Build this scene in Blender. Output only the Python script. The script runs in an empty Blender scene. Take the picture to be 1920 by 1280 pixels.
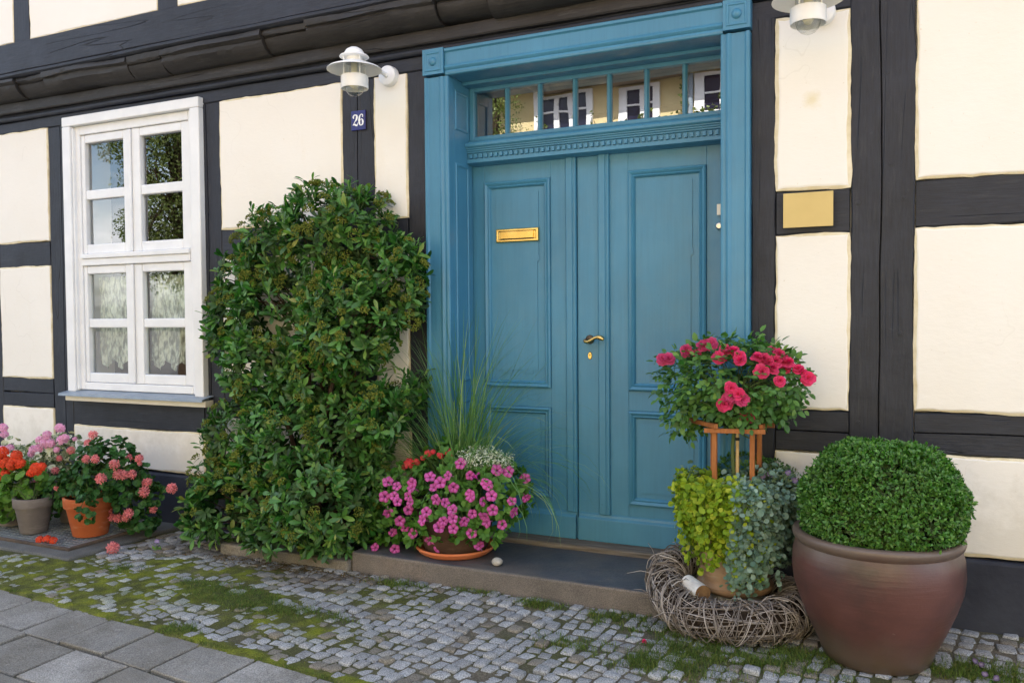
import bpy, bmesh, math, random
import numpy as np
from mathutils import Vector, Matrix

# ------------------------------------------------------------------ camera, sky, sun, exposure
S = bpy.context.scene
COL = S.collection
CAM = np.array([0.0, -4.0, 1.37])
RIGHT = np.array([0.9068443, 0.42139565, -0.00768983])
UP = np.array([-0.00613079, 0.03143258, 0.99948707])
FWD = np.array([-0.42142121, 0.906332, -0.03108794])
FPX = 1546.91
cd = bpy.data.cameras.new('camera'); cam = bpy.data.objects.new('camera', cd); COL.objects.link(cam)
cd.sensor_width = 36; cd.lens = FPX / 1920 * 36; cd.clip_start = 0.05; cd.clip_end = 500
M4 = Matrix.Identity(4)
for i in range(3):
    M4[i][0] = RIGHT[i]; M4[i][1] = UP[i]; M4[i][2] = -FWD[i]; M4[i][3] = CAM[i]
cam.matrix_world = M4
S.camera = cam

SUN_EL, SUN_AZ = math.radians(52), math.radians(12)     # the sun stands behind the house: the facade is in open shade
wd = bpy.data.worlds.new('World'); S.world = wd; wd.use_nodes = True
nt = wd.node_tree; bg = nt.nodes['Background']
sky = nt.nodes.new('ShaderNodeTexSky'); sky.sky_type = 'NISHITA'; sky.sun_disc = False
sky.sun_elevation = SUN_EL; sky.sun_rotation = SUN_AZ
sky.air_density = 1.0; sky.dust_density = 2.2; sky.ozone_density = 1.0
tc = nt.nodes.new('ShaderNodeTexCoord')
cn = nt.nodes.new('ShaderNodeTexNoise'); cn.inputs['Scale'].default_value = 2.3; cn.inputs['Detail'].default_value = 7; cn.inputs['Roughness'].default_value = .62
mp = nt.nodes.new('ShaderNodeMapping'); mp.inputs['Scale'].default_value = (1, 1, 2.2); mp.inputs['Location'].default_value = (0.4, .2, .1)
nt.links.new(tc.outputs['Generated'], mp.inputs['Vector']); nt.links.new(mp.outputs['Vector'], cn.inputs['Vector'])
cr = nt.nodes.new('ShaderNodeValToRGB'); cr.color_ramp.elements[0].position = .48; cr.color_ramp.elements[1].position = .66
nt.links.new(cn.outputs['Fac'], cr.inputs['Fac'])
cm = nt.nodes.new('ShaderNodeMix'); cm.data_type = 'RGBA'
nt.links.new(cr.outputs['Color'], cm.inputs['Factor']); nt.links.new(sky.outputs['Color'], cm.inputs['A'])
cm.inputs['B'].default_value = (9.0, 9.0, 9.2, 1)         # sunlit cloud
nt.links.new(cm.outputs['Result'], bg.inputs['Color'])
bg.inputs['Strength'].default_value = 0.14

sd = bpy.data.lights.new('sun', 'SUN'); sun = bpy.data.objects.new('sun', sd); COL.objects.link(sun)
sd.energy = 5.0; sd.angle = math.radians(.5); sd.color = (1, .95, .87)
sdir = Vector((math.sin(SUN_AZ) * math.cos(SUN_EL), math.cos(SUN_AZ) * math.cos(SUN_EL), math.sin(SUN_EL)))
sun.rotation_euler = sdir.to_track_quat('Z', 'Y').to_euler(); sun.location = sdir * 20

S.view_settings.view_transform = 'Standard'; S.view_settings.look = 'None'
S.view_settings.exposure = 1.77; S.view_settings.gamma = 1.0
S.render.engine = 'CYCLES'
S.cycles.max_bounces = 8; S.cycles.diffuse_bounces = 4; S.cycles.glossy_bounces = 4; S.cycles.transmission_bounces = 6; S.cycles.transparent_max_bounces = 12
S.cycles.use_denoising = True

rng = np.random.default_rng(7)
R_ = random.Random(5)
PI = math.pi

# ------------------------------------------------------------------ helpers
def at(px, py, y):
    """point of the plane at depth y that is seen at a pixel of the 1920x1280 photograph"""
    d = FWD * FPX + RIGHT * (px - 960) - UP * (py - 640)
    return CAM + d * ((y - CAM[1]) / d[1])

def onground(px, py, z):
    d = FWD * FPX + RIGHT * (px - 960) - UP * (py - 640)
    return CAM + d * ((z - CAM[2]) / d[2])

def on_crown(px, py, ells, default_y=-.2):
    """nearest hit of the line of sight with a union of ellipsoids (centre, radii); None when it misses"""
    d = FWD * FPX + RIGHT * (px - 960) - UP * (py - 640); d = d / np.linalg.norm(d)
    best = None
    for c, r in ells:
        c = np.array(c); r = np.array(r)
        o = (CAM - c) / r; e = d / r
        A = e @ e; B = o @ e; C = o @ o - 1
        q = B * B - A * C
        if q > 0:
            t = (-B - math.sqrt(q)) / A
            if best is None or t < best[0]:
                p = CAM + d * t; n = (p - c) / r / r
                best = (t, p, n / np.linalg.norm(n))
    if best is None:
        p = at(px, py, default_y)
        return p, np.array([.2, -.8, .5])
    return best[1], best[2]

class MB:
    """collects polygons; build() links them as one mesh object"""
    def __init__(s): s.v = []; s.f = []; s.m = []; s.n = 0
    def add(s, verts, faces, mi=0):
        verts = np.asarray(verts, float).reshape(-1, 3)
        s.v.append(verts); k = s.n
        for f in faces: s.f.append([i + k for i in f]); s.m.append(mi)
        s.n += len(verts)
    def box(s, x0, x1, y0, y1, z0, z1, mi=0):
        v = [(x, y, z) for z in (z0, z1) for y in (y0, y1) for x in (x0, x1)]
        s.add(v, [(0, 2, 3, 1), (4, 5, 7, 6), (0, 1, 5, 4), (2, 6, 7, 3), (0, 4, 6, 2), (1, 3, 7, 5)], mi)
    def lathe(s, prof, c, seg=48, mi=0, wob=0):
        c = np.asarray(c, float); k = len(prof); vs = []
        for j in range(seg):
            a = 2 * PI * j / seg
            w = 1 + wob * math.sin(2 * a + 1) + wob * .6 * math.sin(3 * a)
            for r, z in prof: vs.append(c + (r * w * math.cos(a), r * w * math.sin(a), z))
        fs = []
        for j in range(seg):
            j2 = (j + 1) % seg
            for i in range(k - 1): fs.append((j * k + i, j2 * k + i, j2 * k + i + 1, j * k + i + 1))
        s.add(vs, fs, mi)
    def tube(s, pts, rad, sides=6, mi=0, cap=True):
        pts = np.asarray(pts, float); n = len(pts)
        rad = np.broadcast_to(np.asarray(rad, float), (n,))
        t = np.gradient(pts, axis=0); t /= np.linalg.norm(t, axis=1)[:, None] + 1e-9
        ref = np.array([0, 0, 1.]) if abs(t[0][2]) < .9 else np.array([1., 0, 0])
        vs = []
        for i in range(n):
            u = np.cross(t[i], ref); u /= np.linalg.norm(u) + 1e-9; w = np.cross(u, t[i]); ref = w
            for j in range(sides):
                a = 2 * PI * j / sides
                vs.append(pts[i] + rad[i] * (u * math.cos(a) + w * math.sin(a)))
        fs = [(i * sides + j, i * sides + (j + 1) % sides, (i + 1) * sides + (j + 1) % sides, (i + 1) * sides + j) for i in range(n - 1) for j in range(sides)]
        if cap: fs += [tuple(range(sides))[::-1], tuple((n - 1) * sides + j for j in range(sides))]
        s.add(vs, fs, mi)
    def extrude_x(s, prof, x0, x1, mi=0):
        """closed (y,z) profile swept along X"""
        k = len(prof)
        s.add([(x0, y, z) for y, z in prof] + [(x1, y, z) for y, z in prof],
              [(i, (i + 1) % k, k + (i + 1) % k, k + i) for i in range(k)] + [tuple(range(k))[::-1], tuple(range(k, 2 * k))], mi)
    def extrude_z(s, prof, z0, z1, mi=0):
        k = len(prof)
        s.add([(x, y, z0) for x, y in prof] + [(x, y, z1) for x, y in prof],
              [(i, (i + 1) % k, k + (i + 1) % k, k + i) for i in range(k)] + [tuple(range(k))[::-1], tuple(range(k, 2 * k))], mi)
    def extrude_y(s, poly, y0, y1, mi=0):
        k = len(poly)
        s.add([(x, y0, z) for x, z in poly] + [(x, y1, z) for x, z in poly],
              [(i, (i + 1) % k, k + (i + 1) % k, k + i) for i in range(k)] + [tuple(range(k))[::-1], tuple(range(k, 2 * k))], mi)
    def ring(s, x0, x1, z0, z1, prof, mi=0):
        """mitred moulding round a rectangle: prof = (inset, y) points from the outer edge inwards"""
        vs = []
        for d, y in prof: vs += [(x0 + d, y, z0 + d), (x1 - d, y, z0 + d), (x1 - d, y, z1 - d), (x0 + d, y, z1 - d)]
        fs = [(i * 4 + j, i * 4 + (j + 1) % 4, (i + 1) * 4 + (j + 1) % 4, (i + 1) * 4 + j) for i in range(len(prof) - 1) for j in range(4)]
        s.add(vs, fs, mi)
    def build(s, name, mats, parent=None, bevel=0, smooth=False, loc=None, recalc=True):
        me = bpy.data.meshes.new(name)
        me.from_pydata(np.concatenate(s.v).tolist(), [], s.f)
        for m in (mats if isinstance(mats, (list, tuple)) else [mats]): me.materials.append(m)
        me.polygons.foreach_set('material_index', s.m)
        bm = bmesh.new(); bm.from_mesh(me); recalc and bmesh.ops.recalc_face_normals(bm, faces=bm.faces); bm.to_mesh(me); bm.free()
        if smooth: me.polygons.foreach_set('use_smooth', [True] * len(me.polygons)); me.set_sharp_from_angle(angle=math.radians(smooth if smooth is not True else 40))
        o = bpy.data.objects.new(name, me); COL.objects.link(o)
        if loc is not None: o.location = loc
        if parent:
            o.parent = parent
            # parts are modelled in world coordinates: undo the parent's own place
            if loc is None: o.location = -Vector(wloc(parent))
        if bevel:
            b = o.modifiers.new('bevel', 'BEVEL'); b.width = bevel; b.segments = 2; b.limit_method = 'ANGLE'; b.angle_limit = math.radians(40); b.harden_normals = False
        return o

def wloc(o):
    p = Vector(o.location); q = o.parent
    while q: p = p + q.location; q = q.parent
    return p

def thing(name, label, cat, loc, group=None):
    o = bpy.data.objects.new(name, None); COL.objects.link(o); o.location = loc; o.empty_display_size = .1
    return tag(o, label, cat, group)

def tag(o, label, cat, group=None):
    o['label'] = label; o['category'] = cat
    if group: o['group'] = group
    return o

def put(src, name, parent, p, n, scale=1.0, spin=None):
    """a copy of a small part (a blossom) set on a crown at p, its Z axis along n"""
    o = bpy.data.objects.new(name, src); COL.objects.link(o); o.parent = parent
    q = Vector(n).to_track_quat('Z', 'Y').to_matrix().to_4x4()
    q = q @ Matrix.Rotation(R_.uniform(0, 6.28) if spin is None else spin, 4, 'Z')
    o.matrix_local = Matrix.Translation(Vector(p) - wloc(parent)) @ q @ Matrix.Diagonal((scale, scale, scale, 1))
    return o

def np_mesh(name, V, F, mats, parent=None, smooth=True, col=None, mi=None):
    """V (n,3); F (m,4) quads or (m,3) tris as numpy arrays"""
    me = bpy.data.meshes.new(name)
    V = np.asarray(V, np.float32); F = np.asarray(F, np.int32); k = F.shape[1]
    me.vertices.add(len(V)); me.vertices.foreach_set('co', V.ravel())
    me.loops.add(F.size); me.loops.foreach_set('vertex_index', F.ravel())
    me.polygons.add(len(F)); me.polygons.foreach_set('loop_start', np.arange(len(F), dtype=np.int32) * k)
    me.polygons.foreach_set('use_smooth', np.full(len(F), smooth))
    for m in (mats if isinstance(mats, (list, tuple)) else [mats]): me.materials.append(m)
    if mi is not None: me.polygons.foreach_set('material_index', np.asarray(mi, np.int32))
    me.update(calc_edges=True); me.validate()
    if col is not None:
        a = me.color_attributes.new('tint', 'FLOAT_COLOR', 'POINT'); a.data.foreach_set('color', np.asarray(col, np.float32).ravel())
    o = bpy.data.objects.new(name, me); COL.objects.link(o)
    if parent: o.parent = parent; o.location = -Vector(wloc(parent))
    return o

def unit(a): return a / (np.linalg.norm(a, axis=-1, keepdims=True) + 1e-9)

# leaf templates: points (along, across, up) in units of leaf length, quads
def T_lance(w=.16, fold=.05, droop=.12):
    rows = [(0, .02), (.3, w * .55), (.62, w), (.86, w * .78), (1, .04)]
    V = []; F = []
    for i, (x, ww) in enumerate(rows):
        z = -droop * x * x
        V += [(x, -ww, z + fold * ww / w), (x, 0, z), (x, ww, z + fold * ww / w)]
        if i: k = i * 3; F += [(k - 3, k - 2, k + 1, k), (k - 2, k - 1, k + 2, k + 1)]
    return np.array(V), np.array(F)
def T_oval(w=.3, fold=.06, droop=.1):
    rows = [(0, .03), (.3, w), (.7, w * .9), (1, .04)]
    V = []; F = []
    for i, (x, ww) in enumerate(rows):
        z = -droop * x * x
        V += [(x, -ww, z + fold * ww / w), (x, 0, z), (x, ww, z + fold * ww / w)]
        if i: k = i * 3; F += [(k - 3, k - 2, k + 1, k), (k - 2, k - 1, k + 2, k + 1)]
    return np.array(V), np.array(F)
def T_disc(n=8, lobes=0, cup=.12, amp=.1, notch=.0):
    V = [(.5, 0, 0)]; F = []
    for i in range(n):
        a = 2 * PI * i / n + PI
        r = .5 * (1 + (amp * math.cos(lobes * a) if lobes else 0))
        if i == 0: r *= 1 - notch
        V.append((.5 + r * math.cos(a), r * math.sin(a), cup * (1 + (.5 * math.sin(3 * a) if lobes else 0))))
    for i in range(0, n, 2): F.append((0, 1 + i, 1 + (i + 1) % n, 1 + (i + 2) % n))
    return np.array(V), np.array(F)

def leaves(name, pos, d, up, size, templ, mats, parent, col=None):
    """one mesh of many leaves"""
    TV, TF = templ
    d = unit(d); n = unit(up - d * np.sum(up * d, 1, keepdims=True)); s = np.cross(n, d)
    size = np.broadcast_to(np.asarray(size, float), (len(pos),))
    V = pos[:, None, :] + size[:, None, None] * (TV[None, :, 0:1] * d[:, None, :] + TV[None, :, 1:2] * s[:, None, :] + TV[None, :, 2:3] * n[:, None, :])
    F = TF[None] + (np.arange(len(pos)) * len(TV))[:, None, None]
    c = None if col is None else np.repeat(col, len(TV), 0)
    return np_mesh(name, V.reshape(-1, 3), F.reshape(-1, TF.shape[1]), mats, parent, True, c)

def shell(ells, n, depth=.15, out=.0, ymax=-.015, zmin=.01, inside=.93, front=False, gen=None):
    """points near the surface of a union of ellipsoids with outward normals"""
    g = gen or rng
    C = np.array([e[0] for e in ells]); Rr = np.array([e[1] for e in ells])
    w = (Rr[:, 0] * Rr[:, 2] + Rr[:, 0] * Rr[:, 1]); w = w / w.sum()
    P = np.zeros((0, 3)); N = np.zeros((0, 3))
    while len(P) < n:
        k = g.choice(len(ells), n * 3, p=w)
        u = unit(g.normal(size=(n * 3, 3)))
        if front: u[:, 1] = -abs(u[:, 1]) * .98 + .1
        f = 1 + out * g.random(n * 3) - depth * g.random(n * 3) ** 1.5
        p = C[k] + u * Rr[k] * f[:, None]
        q = ((p[:, None, :] - C[None]) / Rr[None]); q = (q * q).sum(2); q[np.arange(len(k)), k] = 9
        ok = (q.min(1) > inside ** 2) & (p[:, 1] < ymax) & (p[:, 2] > zmin)
        P = np.concatenate([P, p[ok]]); N = np.concatenate([N, unit(u[ok] / Rr[k[ok]])])
    return P[:n], N[:n]

def rosettes(P, N, k, spread=(.5, 1.3), upbias=.4, gen=None):
    """k leaves round each tip: positions, directions, face normals"""
    g = gen or rng
    A = unit(N + np.array([0, 0, upbias]) + .35 * g.normal(size=N.shape))
    A = np.repeat(A, k, 0); p = np.repeat(P, k, 0)
    t = unit(np.cross(A, g.normal(size=A.shape)))
    el = g.uniform(spread[0], spread[1], len(A))[:, None]
    d = A * np.cos(el) + t * np.sin(el)
    return p, d, A, t

# ------------------------------------------------------------------ materials
def mat(name):
    m = bpy.data.materials.new(name); m.use_nodes = True
    return m, m.node_tree, m.node_tree.nodes['Principled BSDF']
def N_(nt, t, **kw):
    n = nt.nodes.new(t)
    for k, v in kw.items():
        if k in n.inputs: n.inputs[k].default_value = v
        else: setattr(n, k, v)
    return n
def coord(nt, scale=(1, 1, 1), rot=(0, 0, 0)):
    g = N_(nt, 'ShaderNodeNewGeometry'); m = N_(nt, 'ShaderNodeMapping')
    m.inputs['Scale'].default_value = scale; m.inputs['Rotation'].default_value = rot
    nt.links.new(g.outputs['Position'], m.inputs['Vector']); return m.outputs['Vector']
def noise(nt, vec, scale, detail=4, rough=.55):
    n = N_(nt, 'ShaderNodeTexNoise', Scale=scale, Detail=detail, Roughness=rough)
    nt.links.new(vec, n.inputs['Vector']); return n.outputs['Fac']
def ramp(nt, fac, stops):
    r = N_(nt, 'ShaderNodeValToRGB'); e = r.color_ramp.elements
    while len(e) < len(stops): e.new(.5)
    for i, (p, c) in enumerate(stops):
        e[i].position = p; e[i].color = (*c, 1) if len(c) == 3 else c
    nt.links.new(fac, r.inputs['Fac']); return r.outputs['Color']
def mixc(nt, fac, a, b, mode='MIX'):
    m = N_(nt, 'ShaderNodeMix', data_type='RGBA', blend_type=mode)
    for s, v in (('Factor', fac), ('A', a), ('B', b)):
        if isinstance(v, (int, float)): m.inputs[s].default_value = v
        elif isinstance(v, tuple): m.inputs[s].default_value = (*v, 1)
        else: nt.links.new(v, m.inputs[s])
    return m.outputs['Result']
def bump(nt, bs, h, strength=.3, dist=.01, prev=None):
    b = N_(nt, 'ShaderNodeBump', Strength=strength, Distance=dist)
    nt.links.new(h, b.inputs['Height'])
    if prev is not None: nt.links.new(prev, b.inputs['Normal'])
    nt.links.new(b.outputs['Normal'], bs.inputs['Normal']); return b.outputs['Normal']
g3 = lambda v: (v, v, v)

def surf(name, c1, c2, rough=.6, scale=8, bscale=60, bstr=.15, bdist=.004, spec=.4, stretch=(1, 1, 1), detail=5, lo=.35, hi=.65, metal=0):
    m, nt, b = mat(name); v = coord(nt, stretch)
    c = ramp(nt, noise(nt, v, scale, detail), [(lo, c1), (hi, c2)])
    nt.links.new(c, b.inputs['Base Color']); b.inputs['Roughness'].default_value = rough
    b.inputs['Specular IOR Level'].default_value = spec; b.inputs['Metallic'].default_value = metal
    bump(nt, b, noise(nt, v, bscale, 4), bstr, bdist); return m

def timber(name, axis, base=(.021, .0245, .036), wear=.0):
    m, nt, b = mat(name)
    st = {'x': (1, 14, 14), 'z': (14, 14, 1)}[axis]
    v = coord(nt, st); v1 = coord(nt)
    big = noise(nt, v1, 3.5, 5)
    fine = noise(nt, v, 9, 6, .65)
    c = ramp(nt, big, [(.3, tuple(x * .72 for x in base)), (.55, base), (.75, tuple(x * 1.35 for x in base))])
    c = mixc(nt, .45, c, ramp(nt, fine, [(.3, g3(.35)), (.62, g3(1.25))]), 'MULTIPLY')
    st2 = {'x': (.28, 6, 6), 'z': (6, 6, .28)}[axis]
    ck = noise(nt, coord(nt, st2), 2.0, 1.2, .3)
    cracks = ramp(nt, ck, [(.494, g3(1)), (.5, g3(0)), (.506, g3(1))])
    msk = ramp(nt, noise(nt, v1, 1.6, 2), [(.5, g3(1)), (.58, g3(0))])
    cracks = mixc(nt, msk, cracks, (1, 1, 1))
    c = mixc(nt, .85, c, cracks, 'MULTIPLY')
    dust = ramp(nt, noise(nt, v1, 28, 6, .7), [(.64, g3(0)), (.78, g3(1))])
    c = mixc(nt, mixc(nt, 1., dust, (.22, .22, .22), 'MULTIPLY'), c, (.12, .12, .125))
    # worn, greyed ridges and scuffs with shapes of their own
    wn = noise(nt, coord(nt, {'x': (.8, 6, 6), 'z': (6, 6, .8)}[axis]), 5, 8, .72)
    c = mixc(nt, ramp(nt, wn, [(.56, g3(0)), (.72, g3(.30 + wear))]), c, (.085, .082, .082))
    nt.links.new(c, b.inputs['Base Color']); b.inputs['Roughness'].default_value = .56; b.inputs['Specular IOR Level'].default_value = .38
    p = bump(nt, b, fine, .35, .006); p = bump(nt, b, cracks, .6, .008, p); bump(nt, b, big, .4, .03, p)
    return m

def plaster(name):
    m, nt, b = mat(name); v = coord(nt)
    c = ramp(nt, noise(nt, v, 1.6, 5, .6), [(.3, (.82, .782, .712)), (.7, (.848, .822, .768))])
    st = noise(nt, coord(nt, (1, 1, .25)), 3.2, 6, .7)
    c = mixc(nt, ramp(nt, st, [(.6, g3(0)), (.8, g3(.35))]), c, (.76, .68, .53))
    sp = noise(nt, v, 70, 3)
    c = mixc(nt, ramp(nt, sp, [(.71, g3(0)), (.76, g3(.4))]), c, (.58, .48, .33))
    # a yellowish water stain on the field right of the door
    ds = N_(nt, 'ShaderNodeVectorMath', operation='DISTANCE'); ds.inputs[1].default_value = (-.347, 0, 2.338); nt.links.new(v, ds.inputs[0])
    dn = N_(nt, 'ShaderNodeMath', operation='MULTIPLY_ADD'); dn.inputs[1].default_value = .05; nt.links.new(noise(nt, v, 30, 5), dn.inputs[0]); nt.links.new(ds.outputs['Value'], dn.inputs[2])
    c = mixc(nt, ramp(nt, dn.outputs[0], [(.03, g3(.55)), (.075, g3(0))]), c, (.68, .58, .30))
    # faint hairline cracks and grey splashes low on the wall
    hc = noise(nt, v, 2.4, 3, .45); hm = noise(nt, v, .9, 2)
    hl = mixc(nt, 1., ramp(nt, hc, [(.4975, g3(0)), (.5, g3(.16)), (.5025, g3(0))]), ramp(nt, hm, [(.52, g3(0)), (.6, g3(1))]), 'MULTIPLY')
    c = mixc(nt, hl, c, (.45, .40, .32))
    sz = N_(nt, 'ShaderNodeSeparateXYZ'); nt.links.new(v, sz.inputs[0])
    sm = N_(nt, 'ShaderNodeMath', operation='MULTIPLY_ADD'); sm.inputs[1].default_value = -.9; nt.links.new(noise(nt, v, 9, 6, .7), sm.inputs[0]); nt.links.new(sz.outputs['Z'], sm.inputs[2])
    c = mixc(nt, ramp(nt, sm.outputs[0], [(0, g3(.32)), (.22, g3(0))]), c, (.50, .46, .38))
    nt.links.new(c, b.inputs['Base Color']); b.inputs['Roughness'].default_value = .88; b.inputs['Specular IOR Level'].default_value = .2
    p = bump(nt, b, noise(nt, v, 4, 3), .16, .03); p = bump(nt, b, noise(nt, coord(nt, (1, 1, 2.2)), 30, 4), .16, .005, p); bump(nt, b, noise(nt, v, 220, 3), .3, .0012, p)
    return m

def leafmat(name, stops, rough=.42, spec=.45, trans=.22, tint=False, sat=1.25):
    m, nt, b = mat(name)
    g = N_(nt, 'ShaderNodeNewGeometry')
    if tint:
        a = N_(nt, 'ShaderNodeVertexColor', layer_name='tint'); c = a.outputs['Color']
    else: c = ramp(nt, g.outputs['Random Per Island'], stops)
    nz = noise(nt, coord(nt), 5, 2)
    c = mixc(nt, .5, c, ramp(nt, nz, [(.3, g3(.7)), (.7, g3(1.3))]), 'MULTIPLY')
    c2 = mixc(nt, g.outputs['Backfacing'], c, mixc(nt, .18, c, (.20, .27, .10)))
    nt.links.new(c2, b.inputs['Base Color']); b.inputs['Roughness'].default_value = rough; b.inputs['Specular IOR Level'].default_value = spec * .75
    t = N_(nt, 'ShaderNodeBsdfTranslucent'); nt.links.new(c if tint else mixc(nt, 1., c, (1.5, 1.6, .8), 'MULTIPLY'), t.inputs['Color'])
    mx = N_(nt, 'ShaderNodeMixShader'); mx.inputs['Fac'].default_value = trans
    nt.links.new(b.outputs['BSDF'], mx.inputs[1]); nt.links.new(t.outputs['BSDF'], mx.inputs[2])
    nt.links.new(mx.outputs['Shader'], nt.nodes['Material Output'].inputs['Surface'])
    return m

def glassmat(name, refl=1.0, tint=(1, 1, 1), wob=0, rough=0.0):
    """thin window glass: clear straight through, mirror by Fresnel"""
    m, nt, b = mat(name); nt.nodes.remove(b)
    tr = N_(nt, 'ShaderNodeBsdfTransparent', Color=(*tint, 1)); gl = N_(nt, 'ShaderNodeBsdfGlossy', Roughness=rough)
    # Schlick with the base reflectance of all the surfaces of the glazing together; same on both sides
    fr = N_(nt, 'ShaderNodeLayerWeight', Blend=.5); pw = N_(nt, 'ShaderNodeMath', operation='POWER'); pw.inputs[1].default_value = 5
    nt.links.new(fr.outputs['Facing'], pw.inputs[0])
    ml = N_(nt, 'ShaderNodeMath', operation='MULTIPLY_ADD', use_clamp=True); ml.inputs[1].default_value = 1 - refl; ml.inputs[2].default_value = refl
    nt.links.new(pw.outputs[0], ml.inputs[0])
    mx = N_(nt, 'ShaderNodeMixShader'); nt.links.new(ml.outputs[0], mx.inputs[0]); nt.links.new(tr.outputs[0], mx.inputs[1]); nt.links.new(gl.outputs[0], mx.inputs[2])
    nt.links.new(mx.outputs[0], nt.nodes['Material Output'].inputs['Surface'])
    if wob:
        bp = N_(nt, 'ShaderNodeBump', Strength=wob, Distance=.02); nt.links.new(noise(nt, coord(nt), 3.5, 1), bp.inputs['Height'])
        nt.links.new(bp.outputs[0], gl.inputs['Normal'])
    return m

MAT = {}
MAT['timber_v'] = timber('dark_timber_upright', 'z'); MAT['timber_h'] = timber('dark_timber_level', 'x')
MAT['timber_brown'] = timber('weathered_brown_black_timber', 'x', (.026, .0235, .0225), .3)
MAT['plaster'] = plaster('cream_plaster')
MAT['ochre'] = surf('ochre_plaster_edge', (.66, .57, .37), (.80, .73, .55), .9, 14, 90, .3, .004, .2)
MAT['plinth'] = surf('dark_plinth_render', (.020, .023, .036), (.036, .041, .058), .7, 4, 40, .4, .006, .3)
def paint(name, c, rough=.36, dirt=(.02, .06, .09)):
    m, nt, b = mat(name); v = coord(nt)
    cc = ramp(nt, noise(nt, v, 2.2, 5, .6), [(.3, tuple(x * .9 for x in c)), (.7, tuple(x * 1.08 for x in c))])
    gr = noise(nt, coord(nt, (26, 26, 1.2)), 3, 6, .6)
    cc = mixc(nt, .25, cc, ramp(nt, gr, [(.35, g3(.8)), (.6, g3(1.1))]), 'MULTIPLY')
    chip = ramp(nt, noise(nt, v, 42, 5, .7), [(.70, g3(0)), (.715, g3(1))])
    cc = mixc(nt, mixc(nt, 1., chip, g3(.6), 'MULTIPLY'), cc, dirt)
    ao = N_(nt, 'ShaderNodeNewGeometry')
    nt.links.new(cc, b.inputs['Base Color'])
    rg = ramp(nt, noise(nt, v, 9, 4), [(.3, g3(rough - .06)), (.7, g3(rough + .1))]); nt.links.new(rg, b.inputs['Roughness'])
    b.inputs['Specular IOR Level'].default_value = .45
    p = bump(nt, b, gr, .22, .003); bump(nt, b, noise(nt, v, 12, 3), .16, .008, p)
    return m
MAT['blue'] = paint('blue_door_paint', (.056, .214, .345))
MAT['gapshade'] = surf('dark_gap_shade', (.006, .012, .02), (.01, .02, .03), .8)  # shade of the slit between the door leaves, put into a near-black colour
MAT['white'] = surf('white_window_paint', (.75, .76, .775), (.82, .83, .84), .38, 6, 50, .08, .003, .45)
MAT['cream_sill'] = surf('cream_sill_board', (.66, .62, .52), (.74, .70, .60), .6, 8)
MAT['zinc'] = surf('blue_grey_zinc', (.20, .25, .31), (.28, .33, .39), .42, 10, 30, .1, .003, .5)
MAT['lampwhite'] = surf('white_lamp_enamel', (.80, .80, .79), (.85, .85, .84), .3, 5, 20, .03, .002, .5)
MAT['brass'] = surf('polished_brass', (.58, .40, .14), (.72, .52, .20), .26, 12, 60, .06, .001, .5, metal=1)
MAT['plaque'] = surf('satin_brass_plate', (.53, .41, .17), (.58, .45, .19), .5, 5, 60, .02, .001, .4, metal=.25)
MAT['bronze'] = surf('dark_bronze', (.06, .045, .03), (.10, .075, .05), .4, 10, metal=.8)
MAT['steel'] = surf('satin_steel', (.5, .5, .5), (.6, .6, .6), .3, 10, metal=1)
MAT['ivory'] = surf('ivory_plastic', (.74, .70, .58), (.78, .74, .62), .4)
MAT['enamel'] = surf('blue_enamel', (.012, .012, .12), (.018, .018, .15), .22, 6, 30, .02, .001, .5)
MAT['digit'] = surf('white_enamel', (.82, .83, .86), (.86, .87, .9), .25)
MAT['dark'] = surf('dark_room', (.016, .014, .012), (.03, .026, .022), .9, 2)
MAT['glass'] = glassmat('window_glass', .21, (.93, .95, .94), .025)
MAT['tglass'] = glassmat('old_transom_glass', .42, (.80, .77, .72), .02)
MAT['lglass'] = glassmat('lamp_glass', .14, (.94, .95, .94), 0)
MAT['bulb'] = surf('bulb_glass', (.70, .66, .45), (.78, .74, .55), .25, 5)
def lace():
    m, nt, b = mat('pale_lace'); v = coord(nt)
    w = noise(nt, coord(nt, (3.2, 1, .8)), 22, 4, .6)
    c = ramp(nt, w, [(.35, (.44, .52, .44)), (.55, (.66, .74, .63)), (.7, (.74, .80, .70))])
    nt.links.new(c, b.inputs['Base Color']); b.inputs['Roughness'].default_value = .9
    t = N_(nt, 'ShaderNodeBsdfTransparent'); mx = N_(nt, 'ShaderNodeMixShader')
    nt.links.new(ramp(nt, w, [(.42, g3(.45)), (.6, g3(.95))]), mx.inputs[0]); nt.links.new(t.outputs[0], mx.inputs[1]); nt.links.new(b.outputs[0], mx.inputs[2])
    nt.links.new(mx.outputs[0], nt.nodes['Material Output'].inputs['Surface']); return m
MAT['lace'] = lace()
def clay(name, c1, c2, bloom, rough=.8, sc=6):
    m, nt, b = mat(name); v = coord(nt); vh = coord(nt, (1, 1, 5))
    c = ramp(nt, noise(nt, v, sc, 5, .6), [(.32, c1), (.68, c2)])
    c = mixc(nt, ramp(nt, noise(nt, vh, 7, 6, .7), [(.55, g3(0)), (.72, g3(.55))]), c, bloom)
    nt.links.new(c, b.inputs['Base Color']); b.inputs['Roughness'].default_value = rough; b.inputs['Specular IOR Level'].default_value = .3
    p = bump(nt, b, noise(nt, coord(nt, (1, 1, 12)), 12, 3), .25, .004); bump(nt, b, noise(nt, v, 160, 3), .25, .0015, p); return m
MAT['terracotta'] = clay('terracotta', (.36, .082, .023), (.46, .118, .035), (.58, .30, .17))
MAT['saucer'] = clay('terracotta_saucer', (.60, .17, .065), (.70, .22, .09), (.66, .28, .15), .6)
MAT['greyclay'] = clay('grey_clay', (.12, .10, .088), (.18, .155, .135), (.24, .215, .195))
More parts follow.
